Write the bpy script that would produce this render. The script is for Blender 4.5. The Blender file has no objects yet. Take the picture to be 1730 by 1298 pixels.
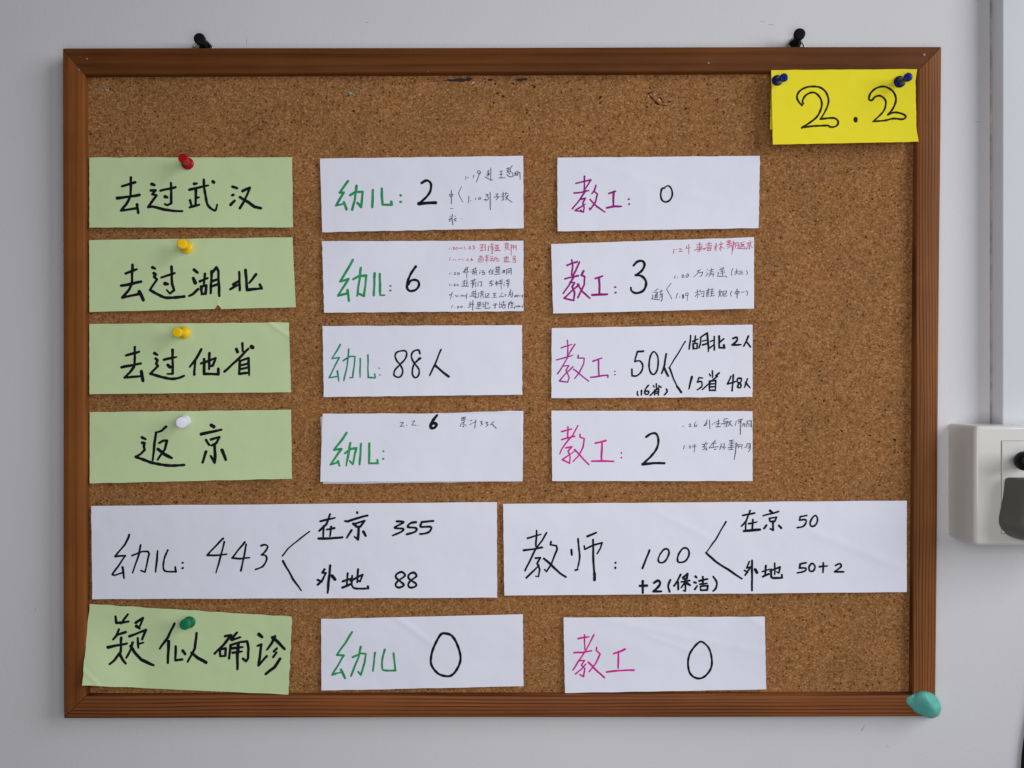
import bpy, bmesh, math, random
from mathutils import Vector, Matrix
R = math.radians
random.seed(7)
scene = bpy.context.scene
col = scene.collection

# ------------------------------------------------------------------ camera, world, light
D = 0.585                 # lens to cork surface, metres
ZC = 1.50                 # height of the lens above the floor
K = 0.4333e-3 / D         # metres per photo pixel and metre of distance
cam_d = bpy.data.cameras.new("camera")
cam = bpy.data.objects.new("camera", cam_d)
col.objects.link(cam)
cam.location = (0, -D, ZC)
cam.rotation_euler = (R(90), 0, 0)
cam_d.sensor_width = 36
cam_d.lens = 36 / (1730 * K)
cam_d.clip_start = 0.01
cam_d.clip_end = 50
scene.camera = cam

world = bpy.data.worlds.new("World")
scene.world = world
world.use_nodes = True
bg = world.node_tree.nodes['Background']
bg.inputs['Color'].default_value = (0.96, 0.96, 1.0, 1)
bg.inputs['Strength'].default_value = 0.08

def area(name, loc, target, sx, sy, power, colour):
    l = bpy.data.lights.new(name, 'AREA')
    l.shape = 'RECTANGLE'; l.size = sx; l.size_y = sy
    l.energy = power; l.color = colour
    o = bpy.data.objects.new(name, l)
    col.objects.link(o)
    o.location = loc
    o.rotation_euler = (Vector(target) - Vector(loc)).to_track_quat('-Z', 'Y').to_euler()
    return o
# the window on the right, high and a little in front of the board
area("window_light", (1.70, -1.05, ZC + 0.72), (0.05, 0, ZC), 1.0, 1.45, 25.5, (0.925, 0.95, 1.0))
# added fill lamp behind the lens, makes light fall off towards the corners
area("room_light", (0.05, -0.61, ZC - 0.03), (0.02, 0, ZC - 0.04), 0.4, 0.34, 1.55, (0.985, 0.98, 1.0))

scene.view_settings.view_transform = 'Standard'
scene.view_settings.look = 'None'
scene.view_settings.exposure = 0.20
scene.view_settings.gamma = 1.0

# ------------------------------------------------------------------ helpers
def P(px, py, h=0.0):
    """point of the place seen at photo pixel (px, py) and standing h metres proud of the cork"""
    d = D - h
    return Vector(((px - 865) * K * d, -h, ZC + (649 - py) * K * d))

def link(o, parent=None):
    col.objects.link(o)
    if parent is not None:
        o.parent = parent
    return o

def mesh_obj(name, verts, faces, mat, parent=None, smooth=False, mats=None):
    me = bpy.data.meshes.new(name)
    me.from_pydata([tuple(v) for v in verts], [], faces)
    if mat: me.materials.append(mat)
    if smooth:
        me.polygons.foreach_set('use_smooth', [True] * len(me.polygons))
    me.update()
    return link(bpy.data.objects.new(name, me), parent)

def tag(o, label=None, cat=None, group=None, kind=None):
    if label: o['label'] = label
    if cat: o['category'] = cat
    if group: o['group'] = group
    if kind: o['kind'] = kind
    return o

def nodes(name):
    m = bpy.data.materials.new(name)
    m.use_nodes = True
    nt = m.node_tree
    return m, nt, nt.nodes['Principled BSDF']

def N(nt, t, **kw):
    n = nt.nodes.new(t)
    for k, v in kw.items():
        if k in n.inputs: n.inputs[k].default_value = v
        else: setattr(n, k, v)
    return n

def ramp(nt, src, stops):
    r = nt.nodes.new('ShaderNodeValToRGB')
    e = r.color_ramp.elements
    while len(e) < len(stops): e.new(0.5)
    for el, (p, c) in zip(e, stops):
        el.position = p
        el.color = (c[0], c[1], c[2], 1)
    nt.links.new(src, r.inputs['Fac'])
    return r.outputs['Color']

def mix(nt, fac, a, b, mode='MIX'):
    m = nt.nodes.new('ShaderNodeMix')
    m.data_type = 'RGBA'; m.blend_type = mode
    for sock, v in ((m.inputs['Factor'], fac), (m.inputs['A'], a), (m.inputs['B'], b)):
        if isinstance(v, bpy.types.NodeSocket): nt.links.new(v, sock)
        elif isinstance(v, (int, float)): sock.default_value = v
        else: sock.default_value = (v[0], v[1], v[2], 1)
    return m.outputs['Result']

def bump(nt, bsdf, height, strength, dist):
    b = nt.nodes.new('ShaderNodeBump')
    b.inputs['Strength'].default_value = strength
    b.inputs['Distance'].default_value = dist
    nt.links.new(height, b.inputs['Height'])
    nt.links.new(b.outputs['Normal'], bsdf.inputs['Normal'])

def coords(nt, scale=(1, 1, 1), rot=(0, 0, 0), loc=(0, 0, 0)):
    g = nt.nodes.new('ShaderNodeNewGeometry')
    mp = nt.nodes.new('ShaderNodeMapping')
    mp.inputs['Scale'].default_value = scale
    mp.inputs['Rotation'].default_value = rot
    mp.inputs['Location'].default_value = loc
    nt.links.new(g.outputs['Position'], mp.inputs['Vector'])
    return mp.outputs['Vector']

def noise(nt, vec, scale, detail=3, rough=0.55):
    n = N(nt, 'ShaderNodeTexNoise', Scale=scale, Detail=detail, Roughness=rough)
    nt.links.new(vec, n.inputs['Vector'])
    return n

# ------------------------------------------------------------------ materials
def mat_plain(name, c, rough=0.5, var=0.06, scale=60, spec=0.5, coat=0.0, bump_s=0.0, bump_scale=400):
    m, nt, b = nodes(name)
    v = coords(nt)
    n = noise(nt, v, scale)
    lo = [max(0, x * (1 - var)) for x in c]; hi = [min(1, x * (1 + var)) for x in c]
    nt.links.new(ramp(nt, n.outputs['Fac'], [(0.3, lo), (0.7, hi)]), b.inputs['Base Color'])
    b.inputs['Roughness'].default_value = rough
    b.inputs['Specular IOR Level'].default_value = spec
    b.inputs['Coat Weight'].default_value = coat
    if bump_s:
        bump(nt, b, noise(nt, v, bump_scale, 4).outputs['Fac'], bump_s, 0.0006)
    return m

def mat_wall():
    m, nt, b = nodes("painted_wall")
    v = coords(nt)
    big = noise(nt, v, 3.5, 3)
    c = ramp(nt, big.outputs['Fac'], [(0.3, (0.675, 0.665, 0.680)), (0.7, (0.71, 0.703, 0.715))])
    # faint scuffs and hairline scratches
    vs = coords(nt, (14, 14, 3), (0, 0.5, 0))
    sc = noise(nt, vs, 6, 6, 0.7)
    c = mix(nt, ramp(nt, sc.outputs['Fac'], [(0.66, (0, 0, 0)), (0.80, (0.22, 0.22, 0.22))]), c, (0.52, 0.51, 0.52))
    nt.links.new(c, b.inputs['Base Color'])
    b.inputs['Roughness'].default_value = 0.62
    b.inputs['Specular IOR Level'].default_value = 0.3
    f1 = noise(nt, v, 420, 4, 0.6)
    bump(nt, b, f1.outputs['Fac'], 0.17, 0.0006)
    return m

def mat_cork():
    m, nt, b = nodes("cork")
    v = coords(nt)
    def vor(scale, rnd=1.0):
        n = N(nt, 'ShaderNodeTexVoronoi', Scale=scale, Randomness=rnd)
        # warp a little so that the granules are uneven
        w = noise(nt, v, scale * 0.8, 2)
        a = nt.nodes.new('ShaderNodeVectorMath'); a.operation = 'MULTIPLY_ADD'
        nt.links.new(w.outputs['Color'], a.inputs[0])
        a.inputs[1].default_value = (0.9 / scale,) * 3
        nt.links.new(v, a.inputs[2])
        nt.links.new(a.outputs[0], n.inputs['Vector'])
        s = nt.nodes.new('ShaderNodeSeparateColor')
        nt.links.new(n.outputs['Color'], s.inputs[0])
        return n, s
    v1, s1 = vor(980)
    v2, s2 = vor(560)
    v3, s3 = vor(430)
    base = ramp(nt, s1.outputs[0], [(0.0, (0.150, 0.058, 0.016)), (0.35, (0.31, 0.140, 0.042)),
                                    (0.7, (0.385, 0.185, 0.061)), (1.0, (0.60, 0.33, 0.14))])
    mid = ramp(nt, s2.outputs[1], [(0.0, (0.22, 0.090, 0.026)), (0.5, (0.35, 0.162, 0.052)), (1.0, (0.47, 0.235, 0.086))])
    c = mix(nt, 0.46, base, mid)
    # dark bark crumbs
    f = ramp(nt, s3.outputs[0], [(0.87, (0, 0, 0)), (0.92, (0.85, 0.85, 0.85))])
    e = ramp(nt, v3.outputs['Distance'], [(0.22, (1, 1, 1)), (0.44, (0, 0, 0))])
    c = mix(nt, mix(nt, 1.0, f, e, 'MULTIPLY'), c, (0.060, 0.020, 0.006))
    # pale granules
    f = ramp(nt, s2.outputs[2], [(0.86, (0, 0, 0)), (0.95, (0.7, 0.7, 0.7))])
    e = ramp(nt, v2.outputs['Distance'], [(0.3, (1, 1, 1)), (0.55, (0, 0, 0))])
    c = mix(nt, mix(nt, 1.0, f, e, 'MULTIPLY'), c, (0.56, 0.34, 0.17))
    # pits
    v4, s4 = vor(190)
    f = ramp(nt, s4.outputs[1], [(0.84, (0, 0, 0)), (0.88, (1, 1, 1))])
    e = ramp(nt, v4.outputs['Distance'], [(0.10, (1, 1, 1)), (0.17, (0, 0, 0))])
    pit = mix(nt, 1.0, f, e, 'MULTIPLY')
    c = mix(nt, pit, c, (0.045, 0.016, 0.006))
    # broad mottling of the sheet
    big = noise(nt, v, 30, 6, 0.65)
    c = mix(nt, 1.0, c, ramp(nt, big.outputs['Fac'], [(0.3, (0.78, 0.77, 0.81)), (0.7, (1.02, 0.97, 0.99))]), 'MULTIPLY')
    nt.links.new(c, b.inputs['Base Color'])
    b.inputs['Roughness'].default_value = 0.9
    b.inputs['Specular IOR Level'].default_value = 0.15
    fine = noise(nt, v, 900, 4, 0.7)
    hsum = nt.nodes.new('ShaderNodeMath'); hsum.operation = 'SUBTRACT'
    nt.links.new(fine.outputs['Fac'], hsum.inputs[0]); nt.links.new(pit, hsum.inputs[1])
    bump(nt, b, hsum.outputs[0], 0.8, 0.0009)
    return m

def mat_wood(name, axis, dark, light, lines, contrast, seed):
    """stained pine; axis is the direction of the rail ('X' or 'Z')"""
    m, nt, b = nodes(name)
    st = (1.2, 40, 40) if axis == 'X' else (40, 40, 1.2)
    v = coords(nt, st, (0, 0, 0), (seed, seed * 0.37, seed * 0.7))
    g = noise(nt, v, 3.0, 6, 0.62)
    fine = noise(nt, v, 16, 4, 0.6)
    c = ramp(nt, g.outputs['Fac'], [(0.25, dark), (0.75, light)])
    c = mix(nt, 0.35, c, ramp(nt, fine.outputs['Fac'], [(0.3, dark), (0.7, light)]))
    # summer-wood lines running along the rail, gently wandering
    vl = coords(nt, (1, 1, 1), (0, 0, 0), (seed, 0, seed))
    wander = noise(nt, coords(nt, (3, 1, 30) if axis == 'X' else (30, 1, 3), (0, 0, 0), (seed, 0, 0)), 1.0, 3)
    sep = nt.nodes.new('ShaderNodeSeparateXYZ'); nt.links.new(vl, sep.inputs[0])
    ma = nt.nodes.new('ShaderNodeMath'); ma.operation = 'MULTIPLY_ADD'
    nt.links.new(wander.outputs['Fac'], ma.inputs[0]); ma.inputs[1].default_value = 0.0075
    nt.links.new(sep.outputs['Z' if axis == 'X' else 'X'], ma.inputs[2])
    comb = nt.nodes.new('ShaderNodeCombineXYZ'); nt.links.new(ma.outputs[0], comb.inputs['X'])
    w = nt.nodes.new('ShaderNodeTexWave'); w.wave_type = 'BANDS'; w.bands_direction = 'X'; w.wave_profile = 'SAW'
    w.inputs['Scale'].default_value = lines
    w.inputs['Distortion'].default_value = 2.2; w.inputs['Detail'].default_value = 3
    w.inputs['Detail Scale'].default_value = 0.6
    nt.links.new(comb.outputs[0], w.inputs['Vector'])
    lin0 = ramp(nt, w.outputs['Fac'], [(0.0, (1, 1, 1)), (0.45, (0.95, 0.93, 0.92)), (0.82, (1 - contrast, 1 - contrast * 1.06, 1 - contrast * 1.1)), (1.0, (1, 1, 1))])
    patch = noise(nt, coords(nt, (7, 1, 110) if axis == 'X' else (110, 1, 7), (0, 0, 0), (seed * 2, 0, seed)), 1.0, 3)
    lin = mix(nt, ramp(nt, patch.outputs['Fac'], [(0.42, (0.0, 0.0, 0.0)), (0.72, (0.65, 0.65, 0.65))]), lin0, (0.93, 0.91, 0.9))
    c = mix(nt, 1.0, c, lin, 'MULTIPLY')
    wear = noise(nt, coords(nt), 9, 4, 0.6)
    c = mix(nt, 1.0, c, ramp(nt, wear.outputs['Fac'], [(0.3, (0.80, 0.80, 0.82)), (0.7, (1.15, 1.13, 1.08))]), 'MULTIPLY')
    nt.links.new(c, b.inputs['Base Color'])
    b.inputs['Roughness'].default_value = 0.55
    b.inputs['Specular IOR Level'].default_value = 0.12
    hs = nt.nodes.new('ShaderNodeMath'); hs.operation = 'MULTIPLY_ADD'
    nt.links.new(fine.outputs['Fac'], hs.inputs[0]); hs.inputs[1].default_value = 0.5
    tobw = nt.nodes.new('ShaderNodeRGBToBW'); nt.links.new(lin, tobw.inputs[0])
    nt.links.new(tobw.outputs[0], hs.inputs[2])
    bump(nt, b, hs.outputs[0], 0.35, 0.0004)
    return m

def mat_paper(name, c):
    m, nt, b = nodes(name)
    v = coords(nt)
    n = noise(nt, v, 18, 4)
    lo = [x * 0.975 for x in c]
    nt.links.new(ramp(nt, n.outputs['Fac'], [(0.3, lo), (0.7, c)]), b.inputs['Base Color'])
    b.inputs['Roughness'].default_value = 0.75
    b.inputs['Specular IOR Level'].default_value = 0.25
    fib = noise(nt, v, 260, 5, 0.6)
    big = noise(nt, v, 26, 2)
    s = nt.nodes.new('ShaderNodeMath'); s.operation = 'MULTIPLY_ADD'
    nt.links.new(fib.outputs['Fac'], s.inputs[0]); s.inputs[1].default_value = 0.05
    nt.links.new(big.outputs['Fac'], s.inputs[2])
    bump(nt, b, s.outputs[0], 0.45, 0.0028)
    return m

M_WALL = mat_wall()
M_CORK = mat_cork()
M_WOOD = {
    'top': mat_wood("stained_pine_top", 'X', (0.100, 0.031, 0.0075), (0.190, 0.065, 0.016), 38, 0.34, 3.1),
    'left': mat_wood("stained_pine_left", 'Z', (0.185, 0.060, 0.014), (0.300, 0.103, 0.026), 45, 0.26, 9.4),
    'bottom': mat_wood("stained_pine_bottom", 'X', (0.17, 0.057, 0.018), (0.29, 0.100, 0.032), 122, 0.74, 5.7),
    'right': mat_wood("stained_pine_right", 'Z', (0.17, 0.060, 0.018), (0.32, 0.122, 0.038), 140, 0.66, 1.9),
}
M_WHITE = mat_paper("white_paper", (0.80, 0.81, 0.91))
M_GREEN = mat_paper("green_paper", (0.59, 0.73, 0.40))
M_YELLOW = mat_paper("yellow_paper", (0.90, 0.775, 0.020))
INK = {
    'black': mat_plain("black_marker", (0.010, 0.011, 0.016), 0.55, 0.2, 300, 0.06),
    'green': mat_plain("green_marker", (0.030, 0.300, 0.100), 0.55, 0.22, 240, 0.12),
    'teal': mat_plain("teal_marker", (0.030, 0.280, 0.170), 0.55, 0.2, 240, 0.12),
    'leaf': mat_plain("leaf_green_marker", (0.030, 0.340, 0.105), 0.55, 0.2, 240, 0.12),
    'purple': mat_plain("purple_marker", (0.330, 0.010, 0.215), 0.55, 0.25, 240, 0.12),
    'violet': mat_plain("violet_marker", (0.420, 0.025, 0.310), 0.55, 0.25, 240, 0.12),
    'pink': mat_plain("pink_marker", (0.660, 0.020, 0.300), 0.55, 0.2, 240, 0.12),
    'red': mat_plain("red_pen", (0.600, 0.110, 0.200), 0.6, 0.3, 500, 0.12),
    'pencil': mat_plain("grey_pen", (0.085, 0.090, 0.130), 0.6, 0.45, 500, 0.12),
    'dark': mat_plain("outline_marker", (0.018, 0.022, 0.008), 0.55, 0.2, 300, 0.06),
}

# ------------------------------------------------------------------ wall and trim
HW = -0.0085               # the wall lies 10 mm behind the cork surface
def grid_wall():
    return mesh_obj("wall", [(-1.3, -HW, ZC - 1.5), (1.75, -HW, ZC - 1.5), (1.75, -HW, ZC + 1.3), (-1.3, -HW, ZC + 1.3)],
                    [(0, 1, 2, 3)], M_WALL)
WALL = tag(grid_wall(), kind='structure')

def rounded_box(name, x0, x1, z0, z1, yb, yf, r, mat, parent=None, seg=4):
    bm = bmesh.new()
    bmesh.ops.create_cube(bm, size=1)
    for v in bm.verts:
        v.co = Vector(((x0 + x1) / 2 + v.co.x * (x1 - x0), (yb + yf) / 2 + v.co.y * abs(yb - yf), (z0 + z1) / 2 + v.co.z * (z1 - z0)))
    es = [e for e in bm.edges if not all(abs(v.co.y - max(yb, yf)) < 1e-6 for v in e.verts)]
    bmesh.ops.bevel(bm, geom=es, offset=r, segments=seg, affect='EDGES', profile=0.5)
    me = bpy.data.meshes.new(name); bm.to_mesh(me); bm.free()
    me.materials.append(mat)
    me.polygons.foreach_set('use_smooth', [True] * len(me.polygons))
    try: me.set_sharp_from_angle(angle=R(35))
    except Exception: pass
    return link(bpy.data.objects.new(name, me), parent)

M_TRIM = mat_plain("white_trim_paint", (0.73, 0.745, 0.785), 0.45, 0.02, 12, 0.4, 0, 0.1, 300)
a = P(1694, 0, HW + 0.0135)
tr = rounded_box("window_casing", a.x, a.x + 0.11, P(0, 792, HW + 0.0135).z, ZC + 1.25, -HW + 0.0005, -HW - 0.0135, 0.0008, M_TRIM)
tag(tr, "white painted casing strip standing proud of the wall above the socket box", "casing")
bead = rounded_box("caulk_bead", a.x - 0.0012, a.x + 0.0005, P(0, 792, HW).z, ZC + 1.24, -HW + 0.0004, -HW - 0.0008, 0.0003, 
                   mat_plain("grubby_caulk", (0.44, 0.42, 0.40), 0.8, 0.3, 90), tr, 1)

# ------------------------------------------------------------------ board
board = link(bpy.data.objects.new("cork_board", None))
board.location = P(865, 1213, -0.004)
tag(board, "cork notice board in a brown stained wood frame hanging on the white wall", "notice board")
def on_board(o):
    o.parent = board
    o.matrix_parent_inverse = Matrix.Translation(-board.location)
    return o

HF = 0.006
OUT = {'TL': (106.5, 82), 'TR': (1590, 79.3), 'BR': (1580, 1210.5), 'BL': (108, 1213.5)}
INN = {'TL': (143, 126.5), 'TR': (1549.5, 120.5), 'BR': (1541, 1173), 'BL': (146, 1175.5)}
# cork sheet, its edge tucked under the rails
cx = [P(150, 0).x - .004, P(1541, 0).x + .006]
cz = [P(0, 1170).z - .004, P(0, 124).z + .004]
bm = bmesh.new()
nx, nz = 60, 46
vs = [[bm.verts.new((cx[0] + (cx[1] - cx[0]) * i / nx, 0.00012 * math.sin(i * .9) * math.sin(j * .7), cz[0] + (cz[1] - cz[0]) * j / nz)) for i in range(nx + 1)] for j in range(nz + 1)]
for j in range(nz):
    for i in range(nx):
        bm.faces.new((vs[j][i], vs[j][i + 1], vs[j + 1][i + 1], vs[j + 1][i]))
me = bpy.data.meshes.new("cork_sheet"); bm.to_mesh(me); bm.free(); me.materials.append(M_CORK)
me.polygons.foreach_set('use_smooth', [True] * len(me.polygons))
on_board(link(bpy.data.objects.new("cork_sheet", me)))
# hardboard back so that the board is closed behind
on_board(rounded_box("backing_board", cx[0], cx[1], cz[0], cz[1], 0.006, 0.0012, 0.0003, mat_plain("hardboard", (0.16, 0.09, 0.05), 0.8, 0.1, 80), None, 1))

# profile of a rail: (t across from outer to inner, height proud of cork)
PROF = [(0.0, -0.0082), (0.0, 0.0042), (0.012, 0.0052), (0.035, 0.0058), (0.06, 0.0060), (0.35, 0.0061), (0.6, 0.0061), (0.92, 0.0060),
        (0.965, 0.0057), (0.99, 0.0050), (1.0, 0.0042), (1.0, -0.0008)]
def rail(c0, c1, mat, trim=0.00022):
    verts, faces = [], []
    nseg = 40
    def at(c, t, h):
        # corners are stated where they are seen at the front height; hold x,z fixed through the depth
        o = P(*OUT[c], HF - 0.001); i = P(*INN[c], HF - 0.001)
        q = o.lerp(i, t)
        return Vector((q.x, -h, q.z))
    for s in range(nseg + 1):
        f = s / nseg
        for k, (t, h) in enumerate(PROF):
            A = at(c0, t, h); B = at(c1, t, h)
            L = (B - A).length
            ff = trim / L + f * (1 - 2 * trim / L)
            q = A.lerp(B, ff)
            w = 0.00022 * math.sin(f * 9 + t * 3 + len(c0) * 2) * (1 if 0 < k < len(PROF) - 1 else 0)
            q.y += w
            verts.append(q)
    n = len(PROF)
    for s in range(nseg):
        for k in range(n - 1):
            faces.append((s * n + k, s * n + k + 1, (s + 1) * n + k + 1, (s + 1) * n + k))
    faces.append(tuple(range(n))[::-1]); faces.append(tuple(nseg * n + k for k in range(n)))
    o = mesh_obj("frame_rail", verts, faces, mat, None)
    bm = bmesh.new(); bm.from_mesh(o.data); bmesh.ops.recalc_face_normals(bm, faces=bm.faces); bm.to_mesh(o.data); bm.free()
    o.data.polygons.foreach_set('use_smooth', [True] * len(o.data.polygons))
    try: o.data.set_sharp_from_angle(angle=R(50))
    except Exception: pass
    return on_board(o)
tag(rail('TL', 'TR', M_WOOD['top']), "top rail of the frame, smooth brown")
tag(rail('TL', 'BL', M_WOOD['left']), "left rail of the frame, smooth brown")
tag(rail('BL', 'BR', M_WOOD['bottom']), "bottom rail with dark grain lines")
tag(rail('TR', 'BR', M_WOOD['right']), "right rail with vertical grain lines")

def blot(name, px, py, h, rx, ry, mat, rot=0, thick=0.0004, n=14, rag=0.25, seed=1):
    """small ragged low mound: putty, ink blot, paint chip"""
    rnd = random.Random(seed)
    verts, faces = [], []
    rs = [1 + rag * (rnd.random() * 2 - 1) for _ in range(n)]
    for ring, (f, hh) in enumerate(((1.0, 0.0), (0.75, 0.75))):
        for i in range(n):
            a = 2 * math.pi * i / n
            x = rx * f * rs[i] * math.cos(a); y = ry * f * rs[i] * math.sin(a)
            X = px + x * math.cos(rot) - y * math.sin(rot); Y = py + x * math.sin(rot) + y * math.cos(rot)
            verts.append(P(X, Y, h + thick * hh))
    verts.append(P(px, py, h + thick))
    for i in range(n):
        j = (i + 1) % n
        faces.append((j, i, n + i, n + j)); faces.append((n + j, n + i, 2 * n))
    return on_board(mesh_obj(name, verts, faces, mat, None, True))
M_PUTTY = mat_plain("pale_filler", (0.25, 0.25, 0.24), 0.7, 0.25, 900)
M_CHIP = mat_plain("turquoise_chips", (0.22, 0.42, 0.40), 0.8, 0.3, 900)
M_STAIN = mat_plain("ink_stain", (0.030, 0.012, 0.020), 0.9, 0.5, 500)
M_HOLE = mat_plain("torn_cork", (0.050, 0.020, 0.009), 1.0, 0.5, 700, 0.0)
M_PALE = mat_plain("pale_cork", (0.48, 0.31, 0.18), 0.95, 0.2, 700)
for k, (x, y, rx, ry) in enumerate(((146.5, 99.5, 2.6, 1.6), (132.5, 117.5, 2.8, 1.5), (1561, 93, 2.2, 3.0), (1197, 106.5, 3.0, 1.8), (723, 121, 1.0, 1.0))):
    tag(blot("filler_spot", x, y, 0.0058, rx, ry, M_PUTTY, 0.2, 0.0007, 10, 0.3, k), "pale filler spot on the frame")
for k, (x, y, rx, ry) in enumerate(((179, 152, 3.0, 1.0), (183, 149, 1.2, 1.5), (172, 153, 1.6, .8), (591, 157, 3.0, 1.6), (597, 160, 2.4, 1.2), (609, 153, 1.8, 1.2))):
    blot("turquoise_chip", x, y, 0.0001, rx, ry, M_CHIP, 0.5, 0.0004, 9, 0.4, 20 + k)
for k, (x, y, rx, ry) in enumerate(((765, 136, 17, 1.9), (779, 135.5, 12, 3.0), (792, 134, 5.5, 3.6), (829, 135, 6, 1.8), (877, 135.5, 6, 2.6), (886, 134, 5, 2.2))):
    blot("ink_stain", x, y, 0.0001 + k * 0.00002, rx, ry, M_STAIN, 0.02, 0.00008, 16, 0.22, 40 + k)
blot("paint_fleck", 799, 140, 0.0001, 3.2, 1.2, mat_plain("white_fleck", (0.55, 0.5, 0.5), 0.8), -0.5, 0.0004, 9, 0.3, 60)
for k, (x, y, rx, ry, ro) in enumerate(((1097, 158, 4, 1.3, -0.4), (1103, 167, 8, 1.5, 0.8), (1110, 175, 5, 1.6, 0.5), (1117, 167, 4, 1.6, 0.9), (1123, 178.5, 5, 1.1, 0.05),
                                        (1131, 172, 2.2, 1.6, 0), (1093, 181, 3, 1.4, 0.2), (1100, 176.5, 2, 1, 0), (1113, 160, 2, 1, .6), (1158, 184, 3.2, 2.0, 0), (1014, 165, 2.2, 3, 0.5), (1013.5, 174, 1.6, 2, 0),
                                        (1212, 168, 1, 2.6, 0), (1223, 189, 2.5, 1, .6), (840, 158, 2.4, 2, 0.4), (850, 163, 3, 1.8, 0), (834, 174, 2, 2, 0), (837, 142, 1.8, 2, 0), (867, 141, 2, 1.6, 0), (890, 186, 2, 1.6, 0),
                                        (903, 147, 2.4, 1.8, 0.5), (598, 188, 2.6, 1.8, .4), (1470, 736, 2.5, 1.4, 0), (1385, 627, 2.8, 1.6, 0), (1392, 678, 1.4, 2.6, 0), (1422, 728, 2.8, 1.4, .5), (1512, 743, 3, 2, .5))):
    blot("pin_hole", x, y, 0.00012, rx, ry, M_HOLE, ro, 0.00006, 10, 0.35, 70 + k)
blot("loose_granule", 1113, 170, 0.0002, 3.4, 3.0, M_PALE, 0.3, 0.0010, 9, 0.35, 99)
blot("loose_granule", 1095, 163, 0.0002, 1.6, 2.6, M_PALE, 0.3, 0.0008, 9, 0.35, 98)

# hairline scratches and scuffs on the wall paint
M_SCUFF = mat_plain("scuffed_paint", (0.43, 0.42, 0.43), 0.8, 0.15, 300)
for k, (x, y, rx, ry, ro) in enumerate(((417, 70, .5, 6, .12), (1459, 1229, .7, 5.5, .35), (1456, 1233, .5, 3, .2), (1304, 42, 7, .45, .2), (1288, 37, 4, .4, .1), (1652, 206, 5, .5, .1), (60, 1030, .5, 5, .3), (620, 38, 3, .5, 0), (1500, 1262, 3, .45, .3))):
    m_ = blot("scuff_mark", x, y, HW + 0.00005, rx, ry, M_SCUFF, ro, 0.00005, 10, 0.3, 120 + k)
    m_.parent = WALL; m_.matrix_parent_inverse = Matrix.Identity(4)
# wire hangers at the back of the frame, rising above the top rail
def tube(name, pts, r, mat, parent=None, n=8, closed=False):
    verts, faces = [], []
    m = len(pts)
    for i, p in enumerate(pts):
        a = pts[(i - 1) % m] if closed or i > 0 else p
        b = pts[(i + 1) % m] if closed or i < m - 1 else p
        t = (b - a).normalized()
        u = t.cross(Vector((0, 1, 0.001))).normalized(); w = t.cross(u).normalized()
        for k in range(n):
            an = 2 * math.pi * k / n
            verts.append(p + (u * math.cos(an) + w * math.sin(an)) * r)
    for i in range(m if closed else m - 1):
        j = (i + 1) % m
        for k in range(n):
            l = (k + 1) % n
            faces.append((i * n + k, i * n + l, j * n + l, j * n + k))
    if not closed:
        faces.append(tuple(range(n))); faces.append(tuple((m - 1) * n + k for k in range(n))[::-1])
    return mesh_obj(name, verts, faces, mat, parent, True)

def catmull(pts, step=1.5, closed=False):
    if len(pts) < 3: return pts
    out = []
    n = len(pts)
    P0 = [pts[0]] + pts + [pts[-1]]
    if closed: P0 = [pts[-2]] + pts + [pts[1]]
    for i in range(1, n):
        a, b, c, d = (Vector(P0[i - 1 + q]) for q in range(4))
        m = max(2, int((c - b).length / step))
        for s in range(m):
            t = s / m
            out.append(0.5 * ((2 * b) + (c - a) * t + (2 * a - 5 * b + 4 * c - d) * t * t + (3 * b - a - 3 * c + d) * t ** 3))
    out.append(Vector(pts[-1]))
    return out

M_WIRE = mat_plain("zinc_wire", (0.50, 0.49, 0.46), 0.28, 0.1, 300)
for nd in M_WIRE.node_tree.nodes:
    if nd.type == 'BSDF_PRINCIPLED': nd.inputs['Metallic'].default_value = 1.0
for path in ([(326.5, 90), (326.5, 80), (330, 76), (342, 69.5), (348, 70), (352, 73), (358, 80.5), (358, 90)],
             [(1331, 88), (1331, 78), (1334, 72.5), (1340, 65), (1345, 64), (1350, 66.5), (1358.5, 77.5), (1358.5, 88)]):
    pts = [P(q.x, q.y, HW + 0.0030) for q in catmull([Vector((x, y, 0)) for x, y in path], 1.0)]
    on_board(tube("wire_hanger", pts, 0.0008, M_WIRE))
    xm = (path[0][0] + path[-1][0]) / 2
    pl = on_board(rounded_box("hanger_plate", P(xm - 11, 0, HW).x, P(xm + 11, 0, HW).x, P(0, 92, HW).z, P(0, 80.5, HW).z, -HW - 0.0006, -HW - 0.0018, 0.0003, M_WIRE, None, 1))

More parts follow.
